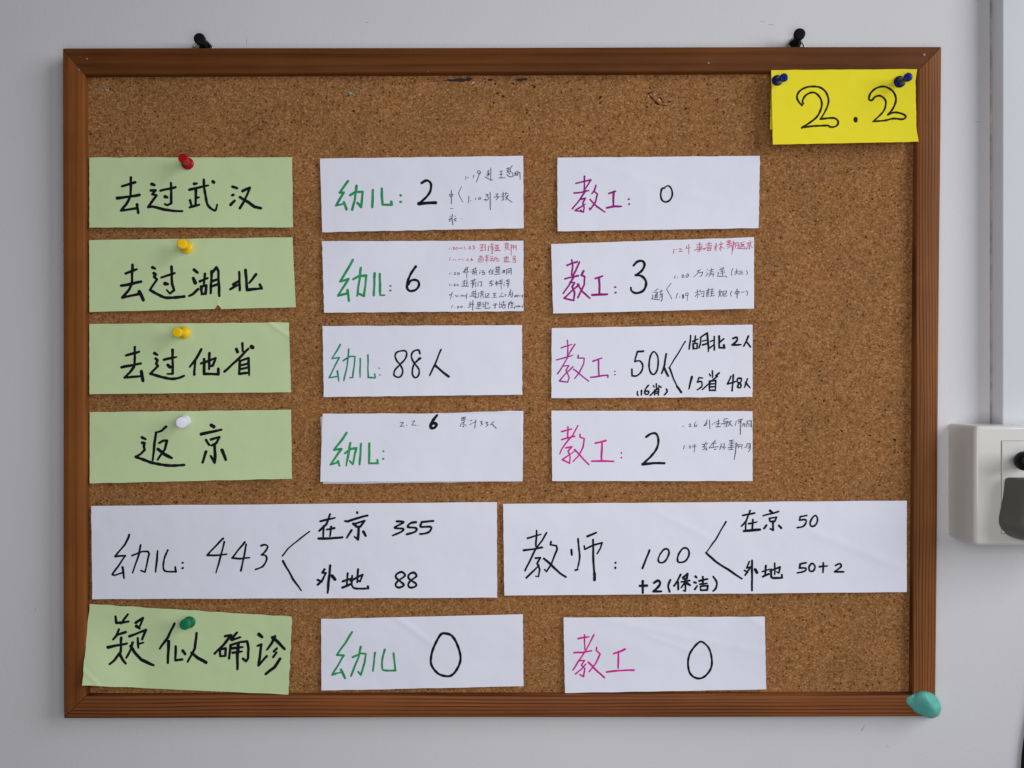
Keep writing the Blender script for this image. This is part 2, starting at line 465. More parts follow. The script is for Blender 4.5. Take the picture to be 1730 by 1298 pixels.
# ------------------------------------------------------------------ paper slips
class Slip:
    def __init__(s, name, c, mat, label, group, h0=0.0012, wave=0.0013, lift=(0, 0, 0, 0), seed=0, ragged=0.35, notch=None, creases=(), bow=0, cat="paper slip", over=None):
        s.c = [Vector((x, y)) for x, y in c]      # TL TR BR BL
        s.h0, s.wave, s.lift, s.bow, s.creases, s.notch, s.over = h0, wave, lift, bow, creases, notch, over
        r = random.Random(seed * 13 + 5)
        s.ph = [(r.uniform(1.2, 4.5), r.uniform(0.3, 1.9), r.uniform(0, 6.3), r.uniform(0.3, 1)) for _ in range(5)]
        r2 = random.Random(seed + 77)
        s.rag = [[(r2.uniform(8, 60), r2.uniform(0, 6.3), r2.uniform(.2, 1)) for _ in range(5)] for _ in range(4)]
        s.ragged = ragged
        W = (s.c[1] - s.c[0]).length; H = (s.c[3] - s.c[0]).length
        nu, nv = int(W / 2.2), int(H / 2.2)
        verts, faces = [], []
        for j in range(nv + 1):
            for i in range(nu + 1):
                u, v = i / nu, j / nv
                q = s.px(*s.warp(u, v, W, H))
                verts.append(P(q.x, q.y, s.h(u, v, q)))
        for j in range(nv):
            for i in range(nu):
                a = j * (nu + 1) + i
                faces.append((a, a + nu + 1, a + nu + 2, a + 1))
        # a thin back face: real thickness of the sheet
        nb = len(verts)
        th = 0.00012
        verts += [Vector((q.x, q.y + th, q.z)) for q in verts]
        faces += [tuple(nb + k for k in f[::-1]) for f in faces[:]]
        rim = [i for i in range(nu + 1)] + [j * (nu + 1) + nu for j in range(1, nv + 1)] + [nv * (nu + 1) + i for i in range(nu - 1, -1, -1)] + [j * (nu + 1) for j in range(nv - 1, 0, -1)]
        for a, b in zip(rim, rim[1:] + rim[:1]):
            faces.append((a, b, nb + b, nb + a))
        s.obj = mesh_obj(name, verts, faces, mat, None, True)
        try: s.obj.data.set_sharp_from_angle(angle=R(60))
        except Exception: pass
        tag(s.obj, label, cat, group)
        s.count = 0
    def rg(s, e, t):
        return sum(a * math.sin(f * t + p) for f, p, a in s.rag[e]) / 2.2 * s.ragged
    def warp(s, u, v, W, H):
        top = s.rg(0, u) / H; bot = s.rg(1, u) / H; lef = s.rg(2, v) / W; rig = s.rg(3, v) / W
        if s.notch:
            x0, x1, d = s.notch
            x = s.px(u, 1).x
            if x0 < x < x1:
                m = (x0 + x1) / 2 + 0.8
                bot -= d / H * (1 - abs(x - m) / (x1 - x0) * 2 if abs(x - m) * 2 < x1 - x0 else 0)
        z = 0.2
        if v < z: v = top + v * (z - top) / z
        elif v > 1 - z: v = 1 + bot - (1 - v) * (z + bot) / z
        zu = 0.05
        if u < zu: u = lef + u * (zu - lef) / zu
        elif u > 1 - zu: u = 1 + rig - (1 - u) * (zu + rig) / zu
        return u, v
    def px(s, u, v):
        q = (s.c[0] * (1 - u) + s.c[1] * u) * (1 - v) + (s.c[3] * (1 - u) + s.c[2] * u) * v
        if s.bow: q = q + Vector((-s.bow * 4 * v * (1 - v) * u ** 6, 0))
        return q
    def uv(s, x, y):
        u = v = 0.5
        t = Vector((x, y))
        for _ in range(6):
            e = t - s.px(u, v)
            du = (s.px(u + .01, v) - s.px(u - .01, v)) / .02; dv = (s.px(u, v + .01) - s.px(u, v - .01)) / .02
            det = du.x * dv.y - du.y * dv.x
            u += (e.x * dv.y - e.y * dv.x) / det; v += (du.x * e.y - du.y * e.x) / det
        return u, v
    def h(s, u, v, q=None):
        w = sum(a * math.sin(fu * u * 2.2 + fv * v * 3 + p) for fu, fv, p, a in s.ph) / 2.5
        l, t, r, b = s.lift
        h = s.h0 + s.wave * (0.6 + 0.5 * w)
        h += l * max(0, 1 - u / .25) ** 2 + r * max(0, (u - .75) / .25) ** 2 + t * max(0, 1 - v / .5) ** 2 + b * max(0, (v - .5) / .5) ** 2
        if q is None: q = s.px(u, v)
        for (x1, y1, x2, y2, amp, wid, tilt) in s.creases:
            dx, dy = x2 - x1, y2 - y1; L = math.hypot(dx, dy)
            d = ((q.x - x1) * dy - (q.y - y1) * dx) / L
            al = ((q.x - x1) * dx + (q.y - y1) * dy) / L / L
            fade = max(0.0, 1 - max(0, abs(al - .5) - .6) * 3)
            h += fade * amp * math.exp(-(d / wid) ** 2) + (tilt * max(0, d) * 0.43e-3 * fade)
        if s.over: h = s.over(q.x, q.y, h)
        return h
    def write(s, name, colour, width, blocks, label=None):
        """blocks: (ox, oy, scale, strokes); strokes 'x,y x,y; ~x,y ...; *x,y,r' in magnified photo pixels"""
        verts, faces = [], []
        rnd = random.Random(len(s.obj.name) + s.count * 7 + int(width * 100))
        width *= 0.79 if width < 1.6 else (1.15 if s.obj.name.startswith('green') or s.obj.name.startswith('yellow') else 1.07 if colour == 'black' else 0.98)
        def ph(x, y, lvl):
            u, v = s.uv(x, y)
            return P(x, y, s.h(u, v) + 0.00010 + (s.count % 40) * 0.000004 + lvl * 0.000001)
        def disc(x, y, r, lvl, n=10):
            b = len(verts)
            for k in range(n):
                a = 2 * math.pi * k / n
                verts.append(ph(x + r * math.cos(a), y + r * math.sin(a), lvl))
            faces.append(tuple(b + k for k in range(n))[::-1])
        for ox, oy, sc, text in blocks:
            for st in text.replace('\n', ' ').split(';'):
                st = st.strip()
                if not st: continue
                s.count += 1
                if st[0] == '*':
                    x, y, r = (float(t) for t in st[1:].split(','))
                    r /= sc
                    b = len(verts); n = 12
                    cxx, cyy = ox + x / sc, oy + y / sc
                    for k in range(n):
                        a = 2 * math.pi * k / n
                        rr = r * (1 + 0.14 * math.sin(a * 2 + s.count) + 0.06 * rnd.uniform(-1, 1))
                        verts.append(ph(cxx + rr * math.cos(a), cyy + rr * math.sin(a), 0))
                    faces.append(tuple(b + k for k in range(n))[::-1])
                    continue
                wm = 1.0
                if st[0] == '#':
                    t, st = st[1:].split(' ', 1); wm = float(t); st = st.strip()
                sm = st[0] == '~'
                if sm: st = st[1:]
                pts = [Vector((ox + float(p.split(',')[0]) / sc, oy + float(p.split(',')[1]) / sc, 0)) for p in st.split()]
                if sm: pts = catmull(pts, 1.6, (pts[0] - pts[-1]).length < 0.5)
                fine = [pts[0]]
                for a, b in zip(pts, pts[1:]):
                    m = max(1, int((b - a).length / 4.5))
                    for k in range(1, m + 1):
                        q = a.lerp(b, k / m)
                        fine.append(q)
                if not sm and width > 1.5 and len(fine) > 2:      # the slight tremble of a hand
                    a1, p1 = rnd.uniform(.1, .32), rnd.uniform(0, 6)
                    for k in range(1, len(fine) - 1):
                        d = (fine[k + 1] - fine[k - 1]).normalized()
                        fine[k] = fine[k] + Vector((-d.y, d.x, 0)) * a1 * math.sin(k * 1.1 + p1)
                n = len(fine)
                ph0 = rnd.uniform(0, 6)
                ends = (rnd.uniform(.9, 1.16), rnd.uniform(.72, 1.08))
                ws = []
                for k in range(n):
                    t = k / max(1, n - 1)
                    w = width * wm * (1 + 0.09 * math.sin(k * .8 + ph0) + rnd.uniform(-.04, .04))
                    if t < .2: w *= 1 + (ends[0] - 1) * (1 - t / .2)
                    if t > .7: w *= 1 + (ends[1] - 1) * (t - .7) / .3
                    ws.append(w / 2)
                for k in range(n):
                    disc(fine[k].x, fine[k].y, ws[k], 4 + k % 3, 10 if width > 2 else 6)
                    if k < n - 1:
                        d = (fine[k + 1] - fine[k])
                        if d.length < 1e-6: continue
                        d.normalize(); nn = Vector((-d.y, d.x, 0))
                        q = [fine[k] + nn * ws[k], fine[k] - nn * ws[k], fine[k + 1] - nn * ws[k + 1], fine[k + 1] + nn * ws[k + 1]]
                        b = len(verts)
                        verts.extend(ph(t.x, t.y, k % 4) for t in q)
                        faces.append((b, b + 1, b + 2, b + 3))
        o = mesh_obj(name, verts, faces, INK[colour], s.obj)
        bm = bmesh.new(); bm.from_mesh(o.data)
        for f in bm.faces:
            if f.normal.y > 0: f.normal_flip()
        bm.to_mesh(o.data); bm.free()
        if label: o['label'] = label
        return o

A = 4.8056; B = 4.6757; C = 5.7667
GG = "green heading slips pinned down the left side"
# ---- green headings
g1 = Slip("green_slip", [(151, 266), (493.6, 266), (494.8, 384.4), (151, 384.6)], M_GREEN, "pale green slip under the red pushpin, reading 去过武汉", GG, seed=1, lift=(0, .0006, .0012, .0016))
g1.write("heading_writing", 'black', 3.9, [(140, 250, A, """
318,312 372,296 425,280; 390,240 388,392; #1.1 280,408 370,398 460,382; 378,412 350,460 312,508 370,502 430,492; #1.15 440,460 450,528;
#1.2 560,294 580,302; 552,346 592,344 562,378 598,386 530,482; #1.1 530,480 570,478 660,500 730,512 808,514; 630,348 752,320; 715,285 718,390 718,450 685,465 665,456; #1.3 668,396 686,402;
#1.2 905,292 926,290; 865,340 940,322 1018,305; 918,345 915,465; 925,405 944,402; 870,425 885,478; 868,483 945,462; ~982,258 985,320 995,380 1015,465 1072,508 1090,462; *1060,277,17;
#1.2 1215,315 1252,327; *1218,383,14; #1.2 1200,462 1232,430; 1298,350 1355,325 1338,375 1310,430 1275,490; #1.15 1275,400 1340,440 1395,478 1445,490""")])
g2 = Slip("green_slip", [(150.8, 405.8), (494, 401), (499.7, 519.4), (151, 527.2)], M_GREEN, "pale green slip reading 去过湖北, with a notch torn in its lower edge", GG, seed=2, lift=(0, .0004, .0014, .0014), notch=(362, 373.5, 8))
g2.write("heading_writing", 'black', 4.0, [(140, 390, B, """
338,338 425,305; 392,270 388,412; #1.1 303,434 385,420 460,402; 385,425 362,470 312,528 375,515 440,500; #1.3 445,480 462,512 478,548;
#1.2 550,290 572,300; 560,336 576,346 562,364 585,385 555,430 530,468; #1.1 ~530,468 590,502 650,528 720,528 800,520; 620,370 725,335; 700,285 705,420 720,470 688,498 662,468; #1.3 650,418 672,422;
#1.3 878,308 905,330; #1.3 872,375 888,412; 840,515 870,500 910,462; 925,400 985,375; 965,340 955,440; 935,442 940,500; 940,440 975,432 970,498; 940,500 972,496; 1018,322 1010,495; 1022,330 1055,290 1070,320 1078,515; 1020,400 1060,385; 1020,440 1060,425;
1235,325 1240,470; 1190,425 1235,395; 1165,462 1232,425; #1.1 1285,310 1298,468 1412,455; 1412,455 1398,425; 1368,345 1315,412""")])
g3 = Slip("green_slip", [(151, 547.5), (488, 545), (491.7, 662.8), (151, 666)], M_GREEN, "pale green slip reading 去过他省, a crease across its top right corner", GG, seed=3, lift=(0, .0003, .0010, .0013),
          creases=[(453, 545, 492, 572, 0.0004, 3.2, -0.10)])
g3.write("heading_writing", 'black', 3.9, [(140, 530, A, """
350,340 458,310; 422,272 420,420; #1.1 315,436 472,405; 415,432 380,480 338,520 400,515 470,508; #1.2 475,470 488,545;
#1.2 582,322 605,335; 590,365 608,378 595,405 608,425 550,488; #1.1 ~550,488 640,515 720,530 780,522 822,505; 658,375 760,352; 728,295 730,490 685,490; #1.4 690,418 708,435;
962,290 915,375 868,432; 910,385 905,495; 960,405 1078,362 1055,425 1038,425; 1028,322 1025,450; #1.1 985,370 985,490 1100,492 1100,448;
1295,242 1298,305; #1.2 1246,288 1256,312; *1374,272,20; 1345,285 1240,390 1150,470; 1275,385 1268,490; 1275,385 1345,362 1350,500; 1285,420 1330,408; 1285,450 1330,440; 1270,490 1345,480""")])
g4 = Slip("green_slip", [(151.5, 696.5), (491.7, 692.5), (493.3, 809), (151.5, 817)], M_GREEN, "pale green slip under the white pushpin, reading 返京", GG, seed=4, lift=(0, .0003, .0010, .0012))
g4.write("heading_writing", 'black', 3.9, [(140, 680, A, """
#1.2 480,285 508,298; 482,328 500,330 494,360 502,385 470,420 430,442; #1.15 ~430,442 500,468 570,492 700,513 825,508; 675,198 640,230 592,245; 594,245 580,350 568,468; 620,330 652,310 684,310 665,380 608,465; #1.3 610,380 660,420 722,452;
#1.3 1042,185 1064,198; #1.15 960,258 1125,222; #1.1 1000,305 1025,345; 1040,302 1110,282 1085,330 1045,350; #1.2 1070,345 1074,420 1070,490; 1070,490 1038,435; 1000,400 972,488; #1.3 1130,388 1160,465""")])
def over_g5(x, y, h):
    t = max(0, min(1, (250 - x) / 108)); t = t * t * (3 - 2 * t)
    k = max(0, min(1, (y - 1040) / 112)); k = k * k * (3 - 2 * k)
    return h + 0.0068 * t * k
g5 = Slip("green_slip", [(151.4, 1020.7), (493.6, 1042), (487.2, 1173.6), (138.6, 1158.2)], M_GREEN, "crooked pale green slip reading 疑似确诊, its lower left corner on the frame", GG, seed=5, lift=(.0008, .0008, .0012, .0010), ragged=0.7,
          creases=[(172, 1164, 136, 1128, 0.0004, 3.6, 0.12)],
          over=over_g5)
g5.write("heading_writing", 'black', 3.9, [(130, 1010, B, """
305,148 310,200 358,196 408,188; 402,132 372,170 350,205; 332,250 312,300 286,330; 310,298 385,272; #1.1 245,392 395,362; 350,318 345,430 300,490 258,525; #1.2 338,445 362,490 385,520;
465,198 522,160 505,210 488,240; #1.2 470,225 495,242; 415,305 545,255 515,330; 480,318 485,395; 488,365 525,355; 440,355 425,410 390,475; #1.25 425,382 455,430 510,492 605,533;
770,205 720,310 655,402; #1.15 725,345 718,515; 780,385 778,495 832,488; #1.3 835,418 855,445; 945,280 932,400 905,450 875,505; #1.2 905,435 955,475 1020,512;
1170,305 1220,295 1160,370 1088,442; 1130,410 1133,462; 1135,408 1175,400 1172,460; 1135,462 1172,460; 1265,275 1218,330; 1225,335 1290,312; 1215,375 1202,480; 1215,375 1290,350 1345,345 1355,400 1352,480 1335,502 1312,482; #1.2 1275,360 1268,450 1268,565; 1230,400 1310,390; 1230,435 1305,425;
#1.3 1438,290 1462,310; 1428,380 1458,368 1445,460 1435,535 1500,462; 1565,305 1540,360 1500,412; #1.2 1545,315 1590,352 1640,405; 1580,400 1556,425; 1578,432 1550,470; #1.1 1605,482 1560,550 1492,603""")])

# ---- yellow date card, a second sheet behind it
def over_y(x, y, h):
    return 0.0068 + 0.0004 * math.sin(x * .03)
yb = Slip("yellow_card", [(1303.5, 121), (1546, 120), (1549, 238), (1300.8, 219)], M_YELLOW, "yellow sheet mostly hidden behind the date card, its left edge peeping out", None, seed=31, over=lambda x, y, h: 0.0062, cat="paper card")
y1 = Slip("yellow_card", [(1303, 118.7), (1549.6, 117), (1552.3, 239.6), (1305.7, 244.4)], M_YELLOW, "bright yellow card reading 2.2, held by two blue pushpins", None, seed=6, bow=6.0, ragged=0.3, over=lambda x, y, h: 0.0068 + h * .9, wave=0.0012, lift=(.0004, .0000, .0012, .0012), cat="paper card")
y1.write("date_writing", 'dark', 3.0, [(1280, 100, C, """
~432,450 400,415 383,365 410,312 470,277 540,267 610,277 665,322 690,390 684,450 650,525 612,585; ~612,585 700,575 755,578 785,608 775,645 738,662 700,660; ~700,660 688,648 600,650 520,655 430,670;
~445,435 438,405 470,352 530,325 580,342 620,400 622,470 580,560 500,625 430,670; *955,590,25;
~1270,542 1320,480 1348,400 1330,330 1280,285 1220,267 1150,287 1100,335 1085,390 1112,402 1145,368 1190,357 1235,385 1250,430 1225,510 1125,610; ~1270,542 1330,520 1400,530 1445,558 1415,585 1320,580 1240,598 1125,608""")])

# ---- white slips, left column 幼儿
GW = "white slips with children counts, left column"
w1 = Slip("white_slip", [(540.5, 268), (884, 263.5), (884.8, 385.8), (544.5, 392.5)], M_WHITE, "white slip reading 幼儿：2 beside the slip for 去过武汉", GW, seed=11, lift=(0, 0, .0004, .0010))
w1.write("title_writing", 'green', 4.3, [(540, 255, 5, """
240,255 205,305 168,355 205,352 138,462 210,446; #1.1 205,435 228,495; 258,375 300,350 365,345 350,475 320,440; 312,295 300,400 275,498; 450,330 445,475; 525,318 530,455 610,455 605,430; *685,376,11; *685,432,12""")], "green marker writing")
w1.write("number_writing", 'black', 3.9, [(540, 255, 5, "~862,272 905,250 940,278 935,340 900,392 840,443; #1.3 840,446 910,440 980,439")], "black marker number")
w1.write("note_writing", 'pencil', 1.5, [(750, 265, 10.387, """
388,340 385,398; *430,368,9; 526,325 514,370; ~645,270 605,242 588,275 625,305 645,270; 642,262 605,350 570,445;
760,255 800,240; 780,240 775,350; 755,290 800,285; 750,322 800,315; 825,195 822,420; 720,352 800,395 865,412; 790,300 770,340;
985,255 1030,252; 980,312 1035,305; 1005,255 1005,365; 965,372 1080,370;
1100,210 1160,195; 1130,190 1125,280; 1100,240 1165,230; 1105,270 1165,265; 1200,155 1160,220 1185,280; 1105,310 1140,345 1190,352; 1145,290 1155,303; 1210,280 1212,355; 1240,290 1290,250; 1262,270 1260,325; 1235,325 1300,320; 1300,260 1295,330; 1305,282 1335,275 1340,395; 1245,300 1290,300;
#1.3 130,595 132,825; 92,662 160,655 152,690 112,702 92,662; #0.9 308,525 255,645 330,798; #1.1 115,908 160,908; *318,1088,7;
440,690 430,812; *472,772,9; 562,720 555,755; ~625,715 605,740 625,752 648,730 625,715;
735,662 782,662 738,700; 770,690 785,740 735,780; #1.3 705,755 745,750; #1.2 812,620 815,930;
905,655 950,650 925,685 955,715 915,757; 880,708 985,700; 1010,662 1065,650; 1040,620 1040,762; 1010,702 1070,690; 1015,762 1055,752; 1090,625 1080,672; 1100,642 1130,650; 1088,692 1132,680 1080,765; 1085,710 1140,760 1200,800;
105,1048 112,1056; #1.3 150,1018 140,1072 160,1195; #1.4 88,1098 150,1080; #1.3 100,1135 115,1095; *197,1048,9; #1.3 215,1080 180,1105 215,1130""")], "small faint pen notes")
w2 = Slip("white_slip", [(544, 407.6), (884.5, 407), (884.5, 526), (547.5, 528.5)], M_WHITE, "white slip reading 幼儿：6 with six lines of small red and grey notes", GW, seed=12, lift=(0, 0, .0006, .0008))
w2.write("title_writing", 'green', 4.1, [(540, 395, 5, """
280,222 232,310 172,405 245,382 155,525 230,505; #1.15 236,478 248,568; 285,385 330,360 395,352 375,528 335,508; 348,290 335,400 318,525; 465,335 458,520; 508,340 512,520 550,520; *598,442,9; *598,480,10""")], "green marker writing")
w2.write("number_writing", 'black', 3.9, [(540, 395, 5, "~812,278 770,340 742,410 740,460 765,484 812,474 838,440 835,405 805,390 770,398 748,430")], "black marker number")
w2.write("red_note_writing", 'red', 1.25, [(745, 400, 9.987, """
148,195 142,215; *175,212,6; 203,186 216,176 230,184 205,213 240,212; ~265,178 250,200 268,215 292,195 265,178; #1.2 315,195 365,192; 398,170 392,215; *420,212,6; 466,176 484,166 501,176 470,208 514,204; 532,158 566,154 550,178 574,190 562,208 536,210;
#1.2 660,140 715,135 690,170; #1.2 690,165 695,238 660,235 712,228; 648,192 718,180; #1.3 745,130 748,238;
#1.2 805,160 800,238; 840,130 885,122; 860,112 860,162; 830,168 892,158; 838,192 885,185 880,222 845,225; 865,160 868,290 848,280;
#1.2 915,145 978,140; 935,140 935,235; 960,140 958,235; 915,180 925,205; 978,175 968,205; #1.3 905,238 988,232; *1005,232,8;
#1.2 1070,125 1142,110; 1110,98 1100,128; 1080,152 1150,140; 1080,182 1140,175; 1100,130 1095,200; 1130,125 1130,200; 1075,238 1110,200 1165,225; #1.3 1185,135 1185,315; 1185,140 1215,150 1195,190; #1.2 1230,150 1225,215; #1.2 1230,155 1272,150 1272,230; 1235,185 1265,180;
155,355 145,402; *185,395,5; 212,380 215,400; 240,380 240,400; 290,385 340,380; 365,375 360,395; *390,398,5; 438,376 452,371 460,382 436,404 466,402; #1.3 ~522,360 505,388 520,405 538,390 510,385;
#1.3 650,335 700,330; 675,318 675,350; #1.2 640,362 710,355; 640,362 625,428; 655,385 700,380; 655,402 690,396; #1.2 640,428 715,425; 710,358 718,400;
#1.3 750,330 812,320; 775,308 775,442; 755,355 800,350; 755,380 800,375; 745,405 812,396; 830,340 872,335; #1.2 830,372 875,360 835,410 885,405;
#1.2 900,355 942,350; 890,377 978,368; 915,375 890,418; 945,370 950,412 985,414 985,395;
*1112,335,9; #1.2 1065,355 1140,350; 1080,360 1078,425; 1105,355 1105,420; 1135,355 1130,420; #1.3 1058,428 1175,425; 1215,330 1225,348; 1245,318 1240,352; 1262,330 1245,352; 1210,372 1262,365 1215,395; #1.2 1215,395 1265,395 1260,432 1215,430""")], "small red pen notes")
w2.write("note_writing", 'pencil', 1.3, [(745, 400, 9.987, """
155,610 148,636; *180,635,5; 224,610 238,602 248,614 222,640 256,638; ~292,605 275,625 295,641 317,624 292,605;
390,560 442,545; #1.2 430,520 385,610; 375,592 432,560; 402,572 412,620; #1.2 455,508 440,602; 440,630 435,695; #1.2 415,618 470,590;
#1.2 525,560 605,530; 550,542 545,577; 585,522 580,560; 510,597 610,570; 545,590 540,642; 570,580 575,640; 595,575 605,648; 530,622 600,600;
655,570 666,580; 660,602 650,632; 690,577 730,572; 710,575 705,602; #1.2 690,612 740,602 735,637 700,642;
840,550 805,602; 825,577 825,637; 850,577 890,562; 868,565 868,622; 845,602 890,592; 850,634 892,622;
#1.2 915,530 1000,515; 945,503 945,590; 980,498 980,590; 920,560 1000,547; 915,587 1000,575; #1.3 910,637 1000,628; 930,602 990,600;
1030,602 1060,560 1060,612 1030,612; 1075,560 1075,612; 1055,587 1090,572; #1.2 1110,555 1105,637; #1.2 1115,550 1185,535 1188,637; 1130,582 1170,572; 1150,560 1148,622; 1125,607 1170,597;
150,800 148,826; *180,822,5; 218,804 232,798 242,808 216,830 252,828; ~282,800 270,815 288,826 306,810;
365,760 422,745; #1.2 395,733 392,832; 360,797 422,785; #1.3 352,836 468,835; 440,718 435,826; 440,775 462,790;
#1.2 500,750 592,728; 530,730 530,762; 565,712 560,752; 500,792 560,780; #1.2 535,765 535,858; 555,760 550,822; 585,768 585,852;
*632,765,8; 625,785 625,837; #1.2 650,765 688,760 685,836 668,830;
#1.2 815,760 882,745; 850,738 835,792; 810,797 862,780 855,832 818,830; 870,800 886,816;
940,748 918,802; 935,775 968,765; 925,802 968,790; 945,780 945,832; 985,740 1038,730; 980,767 1035,755; #1.2 975,797 1042,785; 1010,728 1018,888;
*1072,772,8; 1065,800 1065,832; #1.2 1100,742 1162,730; 1110,762 1160,755; 1100,792 1167,780; 1130,718 1130,782; #1.3 1135,795 1130,862; 1115,822 1160,810;
~142,972 152,992 178,962; 195,935 160,1052; *205,1015,6; #1.3 245,990 268,1010; 285,985 285,1017; *310,1015,5; 335,985 352,996 335,1012; 368,985 375,1010 392,990; 415,985 405,1010 438,1000; 440,958 430,1052;
#1.2 520,942 572,925; 545,918 545,1002; 510,972 577,960; #1.3 490,1005 540,1000 622,1030; 585,898 580,1042; 585,960 606,976;
#1.1 640,940 635,1022; 665,932 722,920; 690,918 690,972; 665,957 722,945; 670,982 720,970; 680,980 670,1032; 705,975 716,1032;
*752,965,8; #1.2 742,1026 827,1022; 780,962 812,955 795,1002; 755,985 750,1022; 770,1005 800,985;
#1.2 880,962 932,955; 905,960 905,1022; 885,992 930,985; 868,1026 952,1022; 1018,957 1047,950; 1000,992 1020,982; #1.2 988,1016 1062,1010; ~1070,985 1102,980 1085,1012;
1150,942 1177,930 1138,1012; #1.2 1180,888 1165,960 1188,1022; 1205,930 1212,1002 1190,1022; 1150,982 1210,962;
1240,1022 1256,985 1265,1020 1280,985 1290,1016 1302,985; 1315,985 1320,1016; 1338,1000 1352,1000; #1.2 1380,975 1375,1032; 1362,1002 1390,1000;
195,1160 180,1202; *235,1195,5; 278,1178 292,1170 304,1182 274,1205 310,1203; ~342,1170 330,1190 352,1196 362,1176 342,1170; *395,1195,5;
480,1122 512,1100; #1.2 470,1157 522,1140; 495,1110 490,1192; 458,1197 502,1180; #1.3 540,1078 535,1242; 520,1132 562,1152;
#1.2 620,1112 672,1105 665,1150 620,1152 620,1112; 645,1105 640,1197; 605,1177 682,1165; #1.3 600,1207 672,1215; *592,1200,7;
715,1108 705,1150 732,1150; 700,1192 747,1165; #1.2 760,1098 748,1152; 755,1122 802,1115 790,1162; #1.2 750,1160 745,1212 827,1205 825,1182;
890,1137 942,1130; 880,1162 952,1150; #1.2 920,1135 915,1207 898,1200; 995,1098 990,1142; 990,1130 985,1202; 1000,1142 1022,1135 1020,1192 990,1196; 1030,1112 1087,1100; 1055,1088 1055,1152; 1030,1152 1097,1140; 1040,1167 1085,1160 1080,1206 1040,1206 1040,1167;
#1.2 1145,1110 1140,1212; 1145,1110 1172,1105 1150,1152; 1190,1083 1178,1122 1222,1110; 1185,1132 1227,1125; 1180,1162 1232,1150; 1200,1120 1200,1202; 1172,1197 1227,1195;
1240,1217 1250,1170; 1265,1175 1270,1192 1286,1165; 1300,1158 1300,1192 1325,1163 1325,1192; 1335,1176 1357,1175; 1380,1160 1372,1202""")], "small faint pen notes")
w3 = Slip("white_slip", [(545, 551), (882, 549.5), (882.5, 667), (547, 671)], M_WHITE, "white slip reading 幼儿：88人 with teal writing at its left", GW, seed=13, lift=(0, 0, .0004, .0008))
w3.write("title_writing", 'teal', 2.8, [(540, 540, 5, """
175,212 145,265 105,330 165,322 80,492 155,480; #1.1 150,435 162,520; 200,348 260,310 300,312 280,490 255,492; 245,250 235,380 205,515; 343,330 342,488; 408,300 410,490 470,492 465,460; *503,411,6; *510,468,7""")], "teal marker writing")
w3.write("number_writing", 'black', 2.9, [(540, 540, 5, """
~735,280 712,263 655,275 638,305 650,345 680,382 702,430 690,475 660,488 628,468 638,425 680,380 725,330 735,280;
~848,290 835,258 792,270 775,310 795,362 838,420 836,470 808,492 785,465 785,420 802,372 850,328; #1.3 838,336 850,326;
1025,255 1000,315 970,390 930,472; #1.35 975,388 1030,435 1090,482""")], "black marker number")
wb = Slip("white_slip", [(541.5, 704), (884, 694), (883, 813.5), (546, 817.8)], M_WHITE, "blank white slip showing only as a thin edge behind the slip with 2.2. 6", None, seed=24, h0=0.0003, wave=0.0003)
w4 = Slip("white_slip", [(545, 699), (879.5, 698.5), (880.5, 813), (541, 814.5)], M_WHITE, "white slip reading 幼儿： with 2.2. 6 along its top, fixed over another sheet", GW, seed=14, h0=0.0026, wave=0.0009, lift=(.0002, 0, .0012, .0006))
w4.write("title_writing", 'leaf', 4.0, [(540, 685, 5, """
228,232 175,310 120,378 185,368 92,500 160,480; #1.1 155,470 168,512; 215,405 260,370 310,362 280,498 255,470; 260,318 245,400 225,510; 350,325 338,500; 420,322 418,490 492,490 488,462; *540,388,9; *538,452,10""")], "green marker writing")
w4.write("number_writing", 'black', 4.6, [(540, 685, 5, "~992,84 958,128 936,170 945,192 972,188 988,162 965,150 942,165")], "bold black 6")
w4.write("date_note", 'pencil', 1.5, [(540, 685, 5, "680,146 710,145 680,178 715,175; *738,168,4; 780,136 805,130 780,166 816,168; *835,170,3")], "small date in faint pen")
w4.write("tally_note", 'pencil', 1.5, [(660, 690, 7.5217, """
905,120 947,110 945,150 905,155 905,120; 925,115 925,150; 905,135 945,130; 905,182 942,168 915,202; 883,232 900,195; 930,200 930,236 912,230; 945,205 962,226; *988,157,5; 1003,207 1032,195; 1040,188 1090,170; 1080,145 1070,255; 1015,160 1035,150;
~1138,167 1168,168 1145,190 1172,200 1138,220; ~1205,177 1240,178 1215,196 1240,210 1208,236; 1312,168 1268,212; #1.2 1285,198 1345,255""")], "small faint pen notes")
w5 = Slip("white_slip", [(542.5, 1046), (883.5, 1038), (884.5, 1159.5), (543, 1167)], M_WHITE, "white slip reading 幼儿 0, lowest in the left column of white slips", GW, seed=15, lift=(0, 0, .0004, .0010), creases=[(672, 1046, 722, 1082, 0.00028, 6, 0)])
w5.write("title_writing", 'green', 3.5, [(540, 1030, 5, """
275,190 215,285 145,385 205,388 108,548 190,530; #1.2 108,550 140,540; #1.2 180,508 215,580; 280,402 350,370 390,375 380,450 348,552 325,525; 348,315 330,400 265,560; 468,365 450,520; ~550,340 530,420 530,500 560,515 642,515; 625,370 640,515""")], "green marker writing")
w5.write("number_writing", 'black', 3.9, [(540, 1030, 5, "~1020,215 1070,203 1120,225 1160,290 1188,380 1185,450 1150,520 1110,558 1060,562 1000,540 950,480 940,420 960,330 1020,215")], "large black zero")

